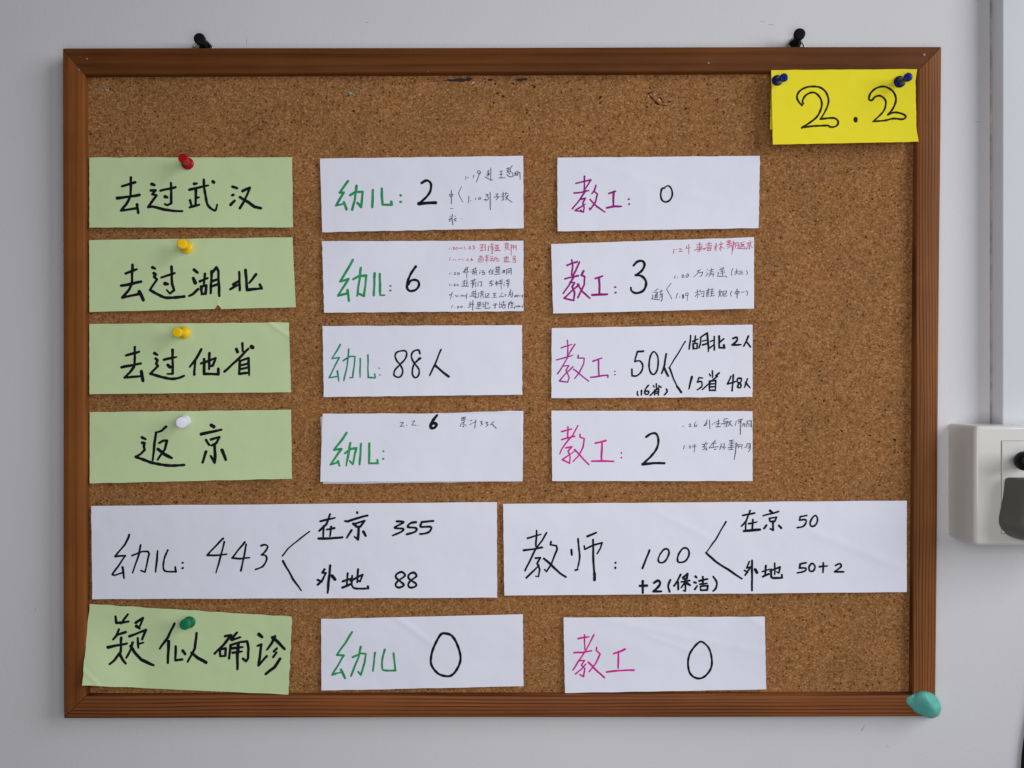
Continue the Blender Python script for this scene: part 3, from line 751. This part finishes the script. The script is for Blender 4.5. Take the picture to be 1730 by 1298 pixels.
# ---- white slips, right column 教工
GT = "white slips with staff counts, right column"
t1 = Slip("white_slip", [(941.5, 266.5), (1284, 263.5), (1281.7, 385.7), (942, 391)], M_WHITE, "white slip reading 教工：0 in purple, topmost of the right column", GT, seed=16, lift=(0, 0, .0004, .0010), creases=[(1030, 285, 1170, 330, 0.00022, 8, 0)])
t1.write("title_writing", 'purple', 2.9, [(940, 255, 5, """
165,275 230,260 292,245 265,290 235,332; 238,215 235,335; 150,357 210,352 275,335; 250,335 200,410 135,490; 205,410 245,400 222,442 235,480 228,520 205,500; 160,502 245,450; 335,292 322,335 300,362; 322,345 348,365 330,430 285,500 280,485; 285,410 340,470 412,518; 160,505 228,515;
#1.25 445,360 500,342; #1.25 485,345 480,475; #1.25 425,482 490,470 550,470; *612,408,9; *615,450,9""")], "purple marker writing")
t1.write("number_writing", 'black', 2.9, [(940, 255, 5, "~915,315 892,320 882,370 892,415 925,432 960,415 980,370 970,318 945,295 920,306")], "black marker zero")
t2 = Slip("white_slip", [(931, 412.5), (1274, 401), (1274, 521.5), (934.5, 530)], M_WHITE, "white slip reading 教工：3, tilted, with three lines of small notes", GT, seed=17, lift=(0, 0, .0004, .0010))
t2.write("title_writing", 'purple', 3.3, [(930, 395, 5, """
140,268 180,250 225,238; 180,222 188,270 178,350; 245,240 215,310 190,352; 122,382 180,365 235,355; 200,360 160,430 108,505; 165,410 205,415 182,448 205,500 198,565 165,555; 115,545 175,490 240,432; 115,545 198,565; 280,315 262,350 290,362 285,430 232,540; 230,425 270,490 335,548;
#1.2 380,378 440,358; #1.2 412,370 415,515; #1.2 352,518 480,512; *547,452,10; *550,498,10""")], "purple marker writing")
t2.write("number_writing", 'black', 4.0, [(930, 395, 5, "~702,270 735,236 778,232 795,265 770,315 720,350; ~720,350 770,358 806,400 803,450 775,488 720,502 685,482 680,456")], "black marker number")
t2.write("red_note_writing", 'red', 1.4, [(1090, 395, 8.65, """
425,225 410,290; *462,230,6; 494,226 516,215 534,230 498,264 552,258; 610,180 600,217 665,205; 640,158 638,297;
#1.2 755,162 832,150; 795,128 792,202; 770,190 755,212; 810,175 837,192; 760,212 822,200 790,227; #1.2 723,240 880,215; 795,225 800,260 768,260; *882,155,7; #1.2 905,150 967,140; 935,118 930,177; 905,177 977,165; #1.2 898,202 977,190; 915,215 965,210 955,247 915,247 915,215; 888,205 860,242;
1010,192 1062,175; 1040,138 1035,252; 1035,190 1010,227; #1.2 1080,162 1142,145; 1110,118 1105,252; 1105,180 1080,232; 1115,190 1157,217;
#1.2 1190,112 1252,100; 1200,132 1262,120; 1215,98 1215,162; 1240,93 1240,162; #1.2 1188,162 1272,145; 1200,187 1267,170 1275,220 1270,297; 1198,217 1252,190; #1.2 1290,110 1285,242; 1290,120 1312,140 1295,167; 1325,130 1320,212; 1325,135 1362,130 1360,212 1338,215; 1330,172 1355,168;
*1390,135,7; 1378,162 1390,200 1370,217; #1.3 1375,217 1490,222; 1410,132 1452,115; 1410,130 1405,202; 1415,157 1450,150 1420,197; 1420,165 1462,202;
*1535,106,7; #1.2 1490,137 1567,120; 1505,150 1545,145 1540,172 1505,174 1505,150; 1525,172 1528,222 1513,214; 1500,190 1488,212; 1550,185 1572,207""")], "small red pen notes")
t2.write("note_writing", 'pencil', 1.35, [(1090, 395, 8.65, """
440,610 430,652; *470,638,6; 534,610 552,599 566,610 536,639 580,637; ~622,585 600,620 615,638 637,608 622,585;
760,547 812,525; 790,540 760,592 713,632; 785,572 842,560 825,617 798,625; *910,525,7; *898,562,6; 888,622 920,575; 940,542 1002,520; 945,562 1002,550; 928,592 1012,575; 970,508 960,590 928,632; 970,602 1002,595 990,632;
#1.2 1088,527 1157,505; 1110,498 1115,542; 1142,488 1135,532; 1098,557 1162,545; 1105,582 1167,570; 1130,540 1130,607; 1060,560 1077,582 1055,612; #1.3 1058,622 1182,620; *1192,630,8;
~1285,508 1262,560 1267,612; 1308,562 1372,545; 1340,518 1330,580 1308,602; 1340,570 1372,592; 1385,552 1422,545; 1385,572 1427,568; 1378,592 1432,588; ~1480,538 1496,565 1485,602;
*118,855,7; 110,890 117,930 93,952; #1.3 98,952 150,960 217,965; 140,842 187,805; 140,862 182,850 180,892 145,896; 150,900 145,942; 180,895 180,942; 163,870 162,940; 213,852 257,835; 235,818 230,902; 208,892 262,880; #1.2 250,880 250,962 233,990; 213,932 257,910;
#0.9 378,725 315,810; #0.9 315,810 370,910 392,957; 475,870 450,947; *505,925,7; #2.2 552,893 556,940; 570,900 566,928; ~628,870 597,868 590,898 620,902 630,868; 628,870 612,987;
733,862 787,840; 765,818 765,942; 760,880 728,922; 775,880 795,900; 810,820 798,852 862,840 855,922 828,915; 805,882 840,872; 898,832 952,815; 925,798 920,922; 898,872 942,850; 905,840 900,925; 960,822 1002,815; 980,798 970,902; 958,852 1002,845; 958,877 1007,870; #1.2 948,912 1017,905;
1068,852 1122,840; 1095,818 1083,880 1122,922; 1115,850 1073,927; 1138,842 1192,835 1180,872 1140,872; 1140,840 1133,902; 1150,888 1150,915 1202,910; 1192,880 1160,897; ~1265,838 1250,880 1263,917; #1.3 1345,808 1345,942; 1315,850 1318,882; 1315,852 1377,840 1370,872 1320,880; #1.2 1408,857 1452,850; ~1480,833 1502,870 1485,907""")], "small faint pen notes")
t3 = Slip("white_slip", [(932, 554.5), (1271.5, 548.5), (1271.5, 671), (931.5, 673)], M_WHITE, "white slip reading 教工：50人 branching to 湖北2人 and 15省48人", GT, seed=18, lift=(0, 0, .0003, .0006))
t3.write("title_writing", 'violet', 2.5, [(930, 540, 5, """
92,240 180,210; 143,175 148,240 145,310; 208,208 175,260 145,310; 50,342 120,325 190,300; 150,312 110,385 60,458; 100,395 155,390 132,430; 132,430 158,490 145,530 75,520 130,455 190,400; 235,302 232,325 285,328 282,375 245,445 205,498; 195,420 260,470 322,520;
#1.15 360,352 435,325; #1.15 405,340 410,480; #1.15 340,488 485,470; 485,470 485,488; *545,438,7; *545,465,7""")], "violet marker writing")
t3.write("number_writing", 'black', 2.9, [(930, 540, 5, """
785,268 735,270 712,355; ~712,355 755,350 780,388 768,440 730,475 690,476; 690,476 688,420; ~875,272 845,310 833,390 848,450 878,462 905,415 908,320 875,272; 978,290 965,380 940,455; #1.3 960,405 995,478;
#0.75 1140,185 1070,300 1005,405; #0.9 1005,405 1040,500 1070,565; #1.2 1070,565 1105,615""")], "black marker number and branch line")
t3.write("branch_writing", 'black', 2.7, [(930, 540, 5, """
1185,135 1180,190 1172,250; 1203,185 1247,165; 1225,138 1220,202; #1.2 1205,205 1208,247; 1208,205 1242,200 1238,245 1208,247; 1270,152 1268,200 1255,240; #1.2 1272,148 1325,115 1332,190 1335,270; 1285,182 1320,175; 1285,215 1320,205; 1385,143 1385,257; 1353,185 1385,172; 1343,242 1385,212; #1.2 1425,140 1427,238 1472,240 1465,215; #1.1 1465,163 1430,195;
#1.15 ~1543,160 1575,150 1575,180 1535,215; #1.2 1535,215 1610,212; #1.1 1672,140 1655,180 1633,225; #1.1 1655,185 1690,232;
#1.2 1195,485 1170,587; 1285,495 1255,490 1240,530; ~1240,530 1275,525 1278,565 1240,595; 1368,433 1370,492; 1343,460 1352,477; #1.2 1398,475 1425,452; 1410,480 1350,530 1283,592; 1345,520 1397,515 1392,602; 1345,520 1343,602; 1350,545 1385,542; 1350,570 1385,568; 1345,598 1392,598; 1525,480 1495,545 1562,525; #1.1 1545,468 1535,602; #1.1 ~1612,500 1585,498 1578,525 1608,548 1605,575 1582,572 1590,545 1612,522 1612,500; 1665,500 1640,572; #1.1 1650,532 1687,577;
#0.9 ~736,608 733,625 740,642; #1.1 770,600 768,637; ~828,555 803,590 798,625 822,632 830,608 805,605; #.9 895,543 895,580; #.9 870,560 878,572; 915,560 935,572; #.9 915,575 880,605 843,642; #.9 880,595 917,590 912,642; #.9 880,595 880,637; #.9 885,612 910,608; #.9 885,627 910,622; ~980,588 986,610 963,637""")], "bold black branch writing")
t4 = Slip("white_slip", [(931.5, 694), (1271.5, 695), (1271.5, 813), (933, 813)], M_WHITE, "white slip reading 教工：2 in pink with two lines of small notes", GT, seed=19, lift=(0, 0, .0003, .0008))
t4.write("title_writing", 'pink', 2.8, [(930, 685, 5, """
95,222 180,200; 148,182 145,280; 232,172 190,250 130,320 95,370 78,412; #1.1 95,290 150,275 205,262; 130,360 182,350 150,387 165,430 162,490 100,460 150,425 205,385; 250,245 250,270 285,282 278,350 235,430 192,475; #1.1 205,375 265,440 325,500;
#1.2 380,320 468,298; #1.2 435,305 432,460; #1.2 350,472 440,470 535,474; *600,402,8; *600,442,8""")], "pink marker writing")
t4.write("number_writing", 'black', 3.7, [(930, 685, 5, "~808,268 850,240 892,240 912,290 900,360 850,430 780,495; #1.15 780,498 870,488 963,489")], "black marker number")
t4.write("note_writing", 'pencil', 1.4, [(1100, 690, 9.105, """
495,265 488,287; *518,290,5; 584,249 600,238 614,250 586,283 622,281; ~692,208 665,250 672,282 702,278 698,255 668,268;
#1.2 862,178 855,217 813,268 852,260; 862,222 850,262; #1.2 900,178 905,317; #1.2 938,245 958,240; 973,227 987,215; 1000,212 1052,195; #1.2 1042,173 1030,282; 1000,242 1057,230; #1.3 998,286 1072,282; #1.2 1130,158 1118,202; #1.2 1125,165 1182,158; #1.2 1083,242 1192,215; 1120,207 1177,200 1160,282 1138,287; 1138,225 1138,265; 1195,200 1237,195 1188,272; 1198,220 1252,277; 1312,198 1298,267; #1.2 1338,182 1412,165; 1343,202 1372,200 1348,237; #1.4 1387,173 1375,290 1375,405;
1420,230 1408,282; 1425,240 1447,272; 1445,230 1440,282; #1.2 1480,193 1470,292; #1.2 1480,200 1542,190 1547,292; 1490,232 1532,225; 1500,252 1530,250; 1505,275 1535,272;
512,568 500,627; *540,610,5; 584,584 600,574 613,584 586,612 620,610; 650,563 643,597 702,580; 677,553 665,677;
#1.2 788,557 872,545; 850,518 800,602; 815,560 825,602; #1.2 798,592 857,580; #1.2 793,642 850,605 862,642 833,640; 898,602 992,488; #1.2 958,522 992,518; 938,547 1002,535; 960,560 960,592; #1.2 893,612 1037,588; 928,602 977,600; #1.3 973,632 1002,628; 1087,543 1058,637; 1060,602 1100,590; 1127,538 1125,637; 1125,580 1103,612; *1150,602,7;
#1.3 1208,497 1272,488; 1213,522 1277,515; 1240,490 1240,552; #1.2 1203,552 1282,540; 1213,577 1277,570; #1.3 1188,607 1282,595; 1240,560 1235,632; #1.3 1198,637 1262,630; #1.2 1310,528 1300,680 1280,790; 1315,545 1337,560 1320,592; 1350,558 1345,612; 1350,567 1402,555 1395,627; 1350,592 1400,585; #1.2 1438,602 1452,600; 1482,538 1463,602; #1.2 1490,552 1527,540 1527,620 1503,667; 1490,582 1517,575 1510,612 1488,612""")], "small faint pen notes")
t5 = Slip("white_slip", [(952, 1043.5), (1292, 1042), (1294.5, 1165), (954.5, 1171)], M_WHITE, "white slip reading 教工 0 in pink, lowest in the right column", GT, seed=20, lift=(0, 0, .0016, .0012), creases=[(1262, 1040, 1298, 1066, 0.00015, 6, -0.05), (1070, 1058, 1240, 1092, 0.00018, 7, 0), (1105, 1078, 1160, 1098, 0.00014, 4, 0)])
t5.write("title_writing", 'pink', 2.8, [(950, 1030, 5, """
#1.1 135,245 225,230; 188,215 190,340; 268,212 235,275 200,345; #1.1 100,365 170,362 248,348; 190,355 140,435 90,510; 140,432 190,430 162,470; 162,470 190,500 180,568 150,550; 112,545 160,505 200,460; 290,320 288,345 320,375 280,460 228,525; #1.2 220,445 285,510 355,575;
#1.25 435,372 480,358 530,335; #1.2 475,355 472,495; #1.2 375,528 480,515 605,512""")], "pink marker writing")
t5.write("number_writing", 'black', 3.4, [(950, 1030, 5, "~1165,272 1120,310 1077,375 1062,450 1075,530 1115,572 1165,582 1215,555 1258,490 1262,410 1240,330 1200,285 1165,272")], "black marker zero")

# ---- the two long slips
b1 = Slip("long_white_slip", [(154, 855), (839.5, 848.5), (840, 1010), (156, 1012.5)], M_WHITE, "long white slip on the left reading 幼儿：443, branching to 355 and 88", "long white total slips", seed=21, wave=.0009, lift=(.0012, 0, .0003, .0012))
b1.write("total_writing", 'black', 3.1, [(150, 840, 5, """
342,318 335,345 305,400 222,502 310,495 198,655 220,662 295,635; #1.2 285,592 298,685; 365,495 450,460 500,460 510,480 475,635 440,620; 438,405 425,480 370,640; #1.05 582,455 565,632; ~668,448 638,520 630,600 655,628 735,630; #1.1 735,630 730,590; *793,555,10; *793,600,11;
1135,350 1065,420 1000,492 1060,494 1165,482; 1145,378 1120,480 1075,640; 1318,380 1210,515 1275,520 1358,512; 1330,398 1310,510 1285,622; ~1455,412 1485,402 1512,418 1490,460 1460,488; ~1460,488 1495,495 1502,530 1470,585 1408,612;
#.8 1635,498 1680,440 1730,395 1865,290; #1.1 1640,540 1730,700 1795,790""")], "black marker total and branch line")
b1.write("branch_writing", 'black', 3.5, [(496, 840, 5, """
225,205 350,175; 308,145 278,230 218,285; 255,245 250,345; 280,275 345,262; 318,250 308,330; #1.2 212,350 310,350 412,340; *538,131,12; #1.1 435,202 455,208 530,180 625,156; #1.1 505,225 528,245; 510,228 600,200 565,250 530,252; #1.25 550,250 545,360; 545,360 515,335; 490,280 450,345; #1.3 590,292 610,328;
~872,205 930,212 855,258 925,268 912,292 838,325; ~1035,212 990,220 965,252 1035,262 1028,292 955,315; 1180,202 1085,210; ~1085,210 1075,250 1160,252 1150,290 1110,308 1070,312;
262,610 242,640 275,640 245,700 205,740; 205,700 240,716; #1.2 310,578 298,700 288,810; #1.4 325,665 350,695; 415,712 485,688; 457,645 448,750; #1.1 412,765 482,735; 480,708 585,655 562,715 540,702; 545,610 538,720; 495,665 490,740; ~490,740 510,768 560,774 630,772; 630,772 628,755;
~940,665 915,633 872,650 865,680 905,715 932,745 888,765 862,745 878,712 940,665; ~1038,668 1015,638 975,655 975,690 1032,730 1030,755 985,765 968,740 990,705 1038,668""")], "bold black branch writing")
b2 = Slip("long_white_slip", [(850, 851.5), (1532, 846), (1532, 1000.5), (852, 1006.5)], M_WHITE, "long white slip on the right reading 教师：100+2, branching to 50 and 50+2", "long white total slips", seed=22, wave=.0012, lift=(0, 0, .0016, .0012), creases=[(1390, 905, 1500, 950, 0.00025, 8, 0), (1120, 870, 1190, 905, 0.0002, 7, 0)])
b2.write("total_writing", 'black', 3.1, [(845, 840, 5, """
232,348 345,315; 308,282 302,415; 392,302 360,360 305,430 255,530 210,622; #1.1 200,450 280,440 355,425; 298,516 340,512 312,560 335,610 325,672 300,668; 222,682 275,630 330,575; 430,378 425,402 475,412 482,440 430,570 392,630 375,612; #1.25 370,520 440,580 505,645 555,675;
#1.2 602,445 606,490; ~658,350 665,430 672,510 655,600; 655,612 635,618; #1.1 738,332 812,300; 710,412 716,442 790,405 862,385 845,435 820,478; #1.15 785,360 788,560 797,650; #1.5 797,645 797,700; *975,555,10; *973,598,11;
#1.1 1262,450 1235,520 1202,602; ~1355,478 1385,442 1418,442 1426,480 1395,540 1355,555 1335,530 1350,485; ~1552,430 1590,445 1595,490 1565,540 1515,552 1498,530 1512,475 1552,430;
#.8 1908,208 1820,360 1740,470; #1.15 1740,470 1820,545 1930,615 2042,690""")], "black marker total and branch line")
b2.write("cleaner_note", 'black', 3.3, [(845, 840, 5, """
#1.2 1180,750 1240,748; #1.2 1205,710 1205,810; #1.2 ~1300,725 1335,705 1352,730 1330,765 1295,795; #1.3 1295,797 1362,797; ~1438,700 1420,750 1432,800; 1525,655 1500,705 1470,750; 1505,720 1505,780; #1.1 1545,680 1585,645 1577,690 1547,690; 1530,717 1600,705; 1565,690 1565,795 1550,790; 1555,730 1530,765; #1.2 1582,730 1605,745;
#1.2 1650,670 1660,680; #1.2 1640,720 1655,725; 1645,780 1665,750; 1682,708 1752,692; 1713,672 1713,735; 1688,736 1748,728; 1692,755 1755,748 1750,786 1695,788 1692,755; ~1800,672 1830,720 1822,770 1798,795""")], "bold black note in brackets")
b2.write("branch_writing", 'black', 3.0, [(1191, 840, 5, """
#1.1 320,155 420,135; 382,115 350,200 310,245; 345,205 345,285; 370,225 440,210; 405,190 400,270; #1.5 328,287 400,280 465,275; #1.3 550,115 567,130; 492,158 560,140 622,122; 545,180 605,170 590,205 550,207 545,180; #1.2 575,205 577,280 553,268; #1.1 520,238 500,265; #1.3 625,240 645,262;
860,155 805,165 800,195; ~800,195 852,192 850,225 825,250 782,258; ~935,155 905,180 888,222 903,248 935,235 952,190 935,155;
375,545 352,600 387,590 340,660; 335,620 362,637; #1.15 398,535 398,790; #1.4 425,612 440,638; 485,630 545,610; 515,580 510,665; #1.1 490,672 540,650; 550,625 635,590 625,642 605,630; 590,558 590,655; #1.2 560,610 560,675 575,685 652,682; 652,682 650,655;
855,555 805,565 800,600; ~800,600 852,600 850,620 825,632 782,640; ~905,560 880,590 888,625 918,622 930,585 905,560; 968,588 1035,582; 1000,555 998,637; ~1105,577 1140,562 1150,588 1098,628; #1.2 1098,630 1172,632""")], "bold black branch writing")

# ------------------------------------------------------------------ pushpins
def lathe(name, prof, mat, M, n=28, parent=None):
    verts, faces = [], []
    for z, r in prof:
        for k in range(n):
            a = 2 * math.pi * k / n
            verts.append(M @ Vector((r * math.cos(a), r * math.sin(a), z)))
    m = len(prof)
    for i in range(m - 1):
        for k in range(n):
            l = (k + 1) % n
            faces.append((i * n + k, i * n + l, (i + 1) * n + l, (i + 1) * n + k))
    faces.append(tuple(range(n))[::-1]); faces.append(tuple((m - 1) * n + k for k in range(n)))
    return mesh_obj(name, verts, faces, mat, parent, True)

def plastic(name, c, rough=0.22):
    m, nt, b = nodes(name)
    n = noise(nt, coords(nt), 300, 2)
    nt.links.new(ramp(nt, n.outputs['Fac'], [(0.3, [x * .93 for x in c]), (0.7, c)]), b.inputs['Base Color'])
    b.inputs['Roughness'].default_value = rough
    b.inputs['Specular IOR Level'].default_value = 0.25
    return m
M_STEEL = mat_plain("pin_steel", (0.6, 0.6, 0.6), 0.25)
for nd in M_STEEL.node_tree.nodes:
    if nd.type == 'BSDF_PRINCIPLED': nd.inputs['Metallic'].default_value = 1.0

def pushpin(base, cap, h0, mat, label, group, rc=.0045, rt=.0033, top=0.0155):
    b = P(*base, h0 + 0.0010); t = P(*cap, h0 + top)
    ax = (t - b); L = ax.length; ax.normalize()
    q = ax.to_track_quat('Z', 'Y').to_matrix().to_4x4()
    M = Matrix.Translation(b) @ q
    root = link(bpy.data.objects.new("pushpin", None)); root.location = b
    tag(root, label, "pushpin", group)
    prof = [(0, rc * .62), (0.0002, rc * .93), (0.0008, rc), (0.0014, rc * .97), (0.0019, rc * .80), (0.0024, rc * .62), (0.0036, rc * .58), (L * .45, rc * .58),
            (L * .62, rt * .74), (L * .74, rt * .80), (L * .80, rt * .96), (L * .85, rt), (L * .96, rt * 1.0), (L - .0001, rt * .9), (L, rt * .72)]
    g = lathe("grip", prof, mat, M); g.parent = root; g.matrix_parent_inverse = Matrix.Translation(-b)
    try: g.data.set_sharp_from_angle(angle=R(55))
    except Exception: pass
    s = lathe("needle", [(-0.0065, 0.00008), (-0.0050, 0.00055), (0.0006, 0.00055)], M_STEEL, M, 10); s.parent = root; s.matrix_parent_inverse = Matrix.Translation(-b)
    return root
GP = "pushpins holding the green heading slips"
pushpin((317.3, 277), (309.2, 267.3), .0012, plastic("red_plastic", (0.36, 0.005, 0.012)), "dark red pushpin at the top edge of the uppermost green slip", GP, rc=.0045, rt=.0034)
MY = plastic("yellow_plastic", (0.93, 0.58, 0.008), .3)
pushpin((315.5, 418.5), (307.5, 412.0), .0012, MY, "yellow pushpin above the slip reading 去过湖北, pointing at the viewer", GP, rc=.0046, rt=.0036)
pushpin((312, 562.3), (298.2, 561.8), .0012, MY, "yellow pushpin leaning left on the slip reading 去过他省", GP, rc=.0046, rt=.0035)
pushpin((312.0, 711.0), (306.3, 714.3), .0012, plastic("white_plastic", (0.80, 0.79, 0.90), .35), "white pushpin on the slip reading 返京", GP, rc=.0042, rt=.0041)
pushpin((320.6, 1051.2), (312.4, 1055.2), .0012, plastic("green_plastic", (0.004, 0.17, 0.070), .2), "dark green pushpin on the crooked slip reading 疑似确诊", GP, rc=.0043, rt=.0038)
MB = plastic("blue_plastic", (0.006, 0.018, 0.170), .2)
pushpin((1312.3, 137.4), (1325.2, 131), .0070, MB, "blue pushpin in the left top corner of the yellow date card", "blue pushpins in the yellow card", rc=.0042, rt=.0029, top=.0145)
pushpin((1519, 139.0), (1535.6, 129.8), .0070, MB, "blue pushpin in the right top corner of the yellow date card", "blue pushpins in the yellow card", rc=.0043, rt=.0030, top=.0145)
MK = mat_plain("black_plastic", (0.006, 0.006, 0.008), 0.6, 0.1, 100, 0.15)
pushpin((346.5, 78.5), (336.6, 65.2), HW, MK, "black pin in the wall carrying the left wire hanger", "black pins the board hangs on", rc=.0042, rt=.0041, top=.0165)
pushpin((1343.5, 74.5), (1351.2, 56.4), HW, MK, "black pin in the wall carrying the right wire hanger", "black pins the board hangs on", rc=.0042, rt=.0041, top=.0165)

# ------------------------------------------------------------------ lump of turquoise modelling clay on the frame corner
def clay():
    out = [(1528.4, 1185), (1530.3, 1179.5), (1536.5, 1175.2), (1543, 1172), (1549, 1169), (1559, 1167.3), (1572.7, 1170), (1581, 1176), (1587.6, 1187), (1590, 1197), (1587.5, 1207), (1581, 1212), (1572.7, 1214), (1561.7, 1211), (1552, 1207.3), (1545, 1206), (1538.5, 1202.5), (1532.5, 1196.5), (1529.2, 1190.5)]
    out = [Vector((x, y, 0)) for x, y in out] + [Vector((1528.4, 1185, 0))]
    ring = catmull(out, 1.2, True)[:-1]
    c = Vector((1561, 1190, 0))
    n = len(ring)
    verts, faces = [], []
    levels = [(1.0, 0)] + [(math.cos(a), math.sin(a)) for a in [math.pi / 2 * k / 12 for k in range(1, 12)]]
    def height(q, s):
        h = 0.0035 + 0.0100 * s ** 0.7
        # pressed flat on the lower left, a ridge running down to the right
        rx, ry = 0.52, 0.85
        d = (q.x - 1571) * ry - (q.y - 1186) * rx            # right of the ridge > 0
        h += -0.00024 * max(0, -d) * s * 0.9 - 0.00042 * max(0, d) * s
        h += 0.0010 * math.exp(-((q.x - 1585) ** 2 + (q.y - 1196) ** 2) / 18) - 0.0007 * math.exp(-((q.x - 1581) ** 2 + (q.y - 1190) ** 2) / 16)
        # thumb crease near the left end, smear folds along the lower left
        e = (q.x - 1542) * .75 - (q.y - 1183) * -.35
        h -= 0.0011 * math.exp(-(e / 2.0) ** 2) * s * (1 if q.y < 1186 else 0.3)
        f = (q.x - 1537) * .68 - (q.y - 1193) * .73
        h -= 0.0009 * math.exp(-((f + 1.5) / 1.3) ** 2) * math.exp(-((q.x - 1541) / 9) ** 2)
        return h
    # skirt back down to frame and wall
    for hh, k in ((-0.0090, .90), (-0.004, .985), (0.001, 1.0)):
        for q in ring:
            p = c + (q - c) * k
            verts.append(P(p.x, p.y, hh))
    for t, s in levels:
        for q in ring:
            p = c + (q - c) * t
            w = 0.0001 * math.sin(p.x * 1.3) * math.sin(p.y * 1.1)
            verts.append(P(p.x, p.y, height(p, s) + w))
    verts.append(P(c.x, c.y, height(c, 1)))
    m = 3 + len(levels)
    for i in range(m - 1):
        for k in range(n):
            l = (k + 1) % n
            faces.append((i * n + k, (i + 1) * n + k, (i + 1) * n + l, i * n + l))
    for k in range(n):
        faces.append(((m - 1) * n + k, m * n, (m - 1) * n + (k + 1) % n))
    faces.append(tuple(range(n)))
    mat = mat_plain("turquoise_clay", (0.115, 0.47, 0.40), 0.5, 0.06, 120, 0.4, 0, 0.25, 260)
    o = mesh_obj("clay_lump", verts, faces, mat, None, True)
    bm = bmesh.new(); bm.from_mesh(o.data); bmesh.ops.recalc_face_normals(bm, faces=bm.faces); bm.to_mesh(o.data); bm.free()
    tag(o, "turquoise lump of modelling clay pressed over the lower right frame corner", "clay lump")
clay()

# ------------------------------------------------------------------ socket box at the right edge
M_BOX = mat_plain("white_plastic_box", (0.76, 0.745, 0.70), 0.16, 0.02, 30, 0.5)
hb = 0.0262
xl = P(1648, 0, hb).x; zt = P(0, 719.5, hb).z; zb = P(0, 922.5, hb).z
box_root = link(bpy.data.objects.new("socket_box", None)); box_root.location = (xl + .042, -HW, zb)
tag(box_root, "white surface mounted socket box on the wall right of the board", "socket box")
def in_box(o):
    o.parent = box_root; o.matrix_parent_inverse = Matrix.Translation(-box_root.location); return o
in_box(rounded_box("housing", xl, xl + .086, zb, zt, -HW + 0.0004, -hb, 0.0030, M_BOX, None, 6))
px0 = P(1692, 0, hb).x; pz1 = P(0, 745.5, hb).z; pz0 = P(0, 901.5, hb).z
in_box(rounded_box("face_groove", px0 - .0004, px0 + .0464, pz0 - .0004, pz1 + .0004, -hb + .001, -hb - .00012, 0.0001, mat_plain("groove_dirt", (0.30, 0.28, 0.26), .8), None, 1))  # dark grey line drawn around the face plate
in_box(rounded_box("face_plate", px0, px0 + .0460, pz0, pz1, -hb + .001, -hb - .0007, 0.0005, M_BOX, None, 3))

# black plug in the upper holes
pr = link(bpy.data.objects.new("black_plug", None)); pb = P(1728, 779, hb + .001); pr.location = pb
tag(pr, "black plug sticking out of the upper part of the socket box", "plug")
tip = P(1734, 779.2, hb + .022)
ax = (tip - pb); L = ax.length
Mx = Matrix.Translation(pb) @ ax.normalized().to_track_quat('Z', 'Y').to_matrix().to_4x4()
g = lathe("plug_body", [(0, .0040), (L * .1, .0050), (L * .4, .0062), (L * .6, .0067), (L * .8, .0062), (L * .95, .0046), (L, .0030)], MK, Mx, 22)
g.parent = pr; g.matrix_parent_inverse = Matrix.Translation(-pb)
g2_ = lathe("cable_sleeve", [(L - .001, .0030), (L + .004, .0026), (L + .010, .0022)], MK, Mx, 14)
g2_.parent = pr; g2_.matrix_parent_inverse = Matrix.Translation(-pb)

# big grey adapter in the lower holes
M_ADAPT = mat_plain("dark_grey_plastic", (0.105, 0.105, 0.092), 0.5, 0.06, 60, 0.35)
verts, faces = [], []
prof = [(811.5, 1727), (813.5, 1723.5), (818, 1721.6), (830, 1720.3), (845, 1718.5), (860, 1716.0), (872, 1713.5), (882, 1711.8), (890, 1711.8), (896, 1713.5), (902, 1717), (908, 1722.5), (913, 1729), (916.5, 1738)]
hs = [(hb + .0006, 0.0, 1.0), (hb + .006, 0.0, 1.0), (hb + .012, 5.0, .99), (hb + .0165, 12.0, .97), (hb + .0190, 20.0, .93), (hb + .0200, 28.0, .88)]
xc = 1762
rows = []
for h, inset, k in hs:
    ringp = []
    for y, x in prof:
        yy = 864 + (y - 864) * k; xx = xc - (xc - x - inset) * (1)
        p0 = P(xx, yy, hb + .0165)                       # stated where it is seen near its front
        ringp.append(Vector((p0.x, -h, p0.z)))
    mir = [Vector((2 * P(xc, 0, hb + .0165).x - v.x, v.y, v.z)) for v in reversed(ringp)]
    rows.append(ringp + mir)
n = len(rows[0])
for r_ in rows: verts += r_
for i in range(len(rows) - 1):
    for k in range(n):
        l = (k + 1) % n
        faces.append((i * n + k, i * n + l, (i + 1) * n + l, (i + 1) * n + k))
faces.append(tuple(range(n))[::-1]); faces.append(tuple((len(rows) - 1) * n + k for k in range(n)))
ad = mesh_obj("grey_adapter", verts, faces, M_ADAPT, None, True)
bm = bmesh.new(); bm.from_mesh(ad.data); bmesh.ops.recalc_face_normals(bm, faces=bm.faces); bm.to_mesh(ad.data); bm.free()
try: ad.data.set_sharp_from_angle(angle=R(40))
except Exception: pass
tag(ad, "dark grey bulging adapter plugged into the lower part of the socket box", "adapter")

# black cable at the bottom right corner
pts = [P(v.x, v.y, -0.0068) for v in catmull([Vector((1778, 930, 0)), Vector((1768, 1050, 0)), Vector((1752, 1170, 0)), Vector((1741.5, 1225, 0)), Vector((1735.5, 1262, 0)), Vector((1732.5, 1298, 0)), Vector((1731, 1400, 0)), Vector((1733, 1600, 0))], 12)]
cb = tube("black_cable", pts, 0.0029, MK, None, 12)
tag(cb, "black cable hanging at the far lower right corner of the view", "cable")
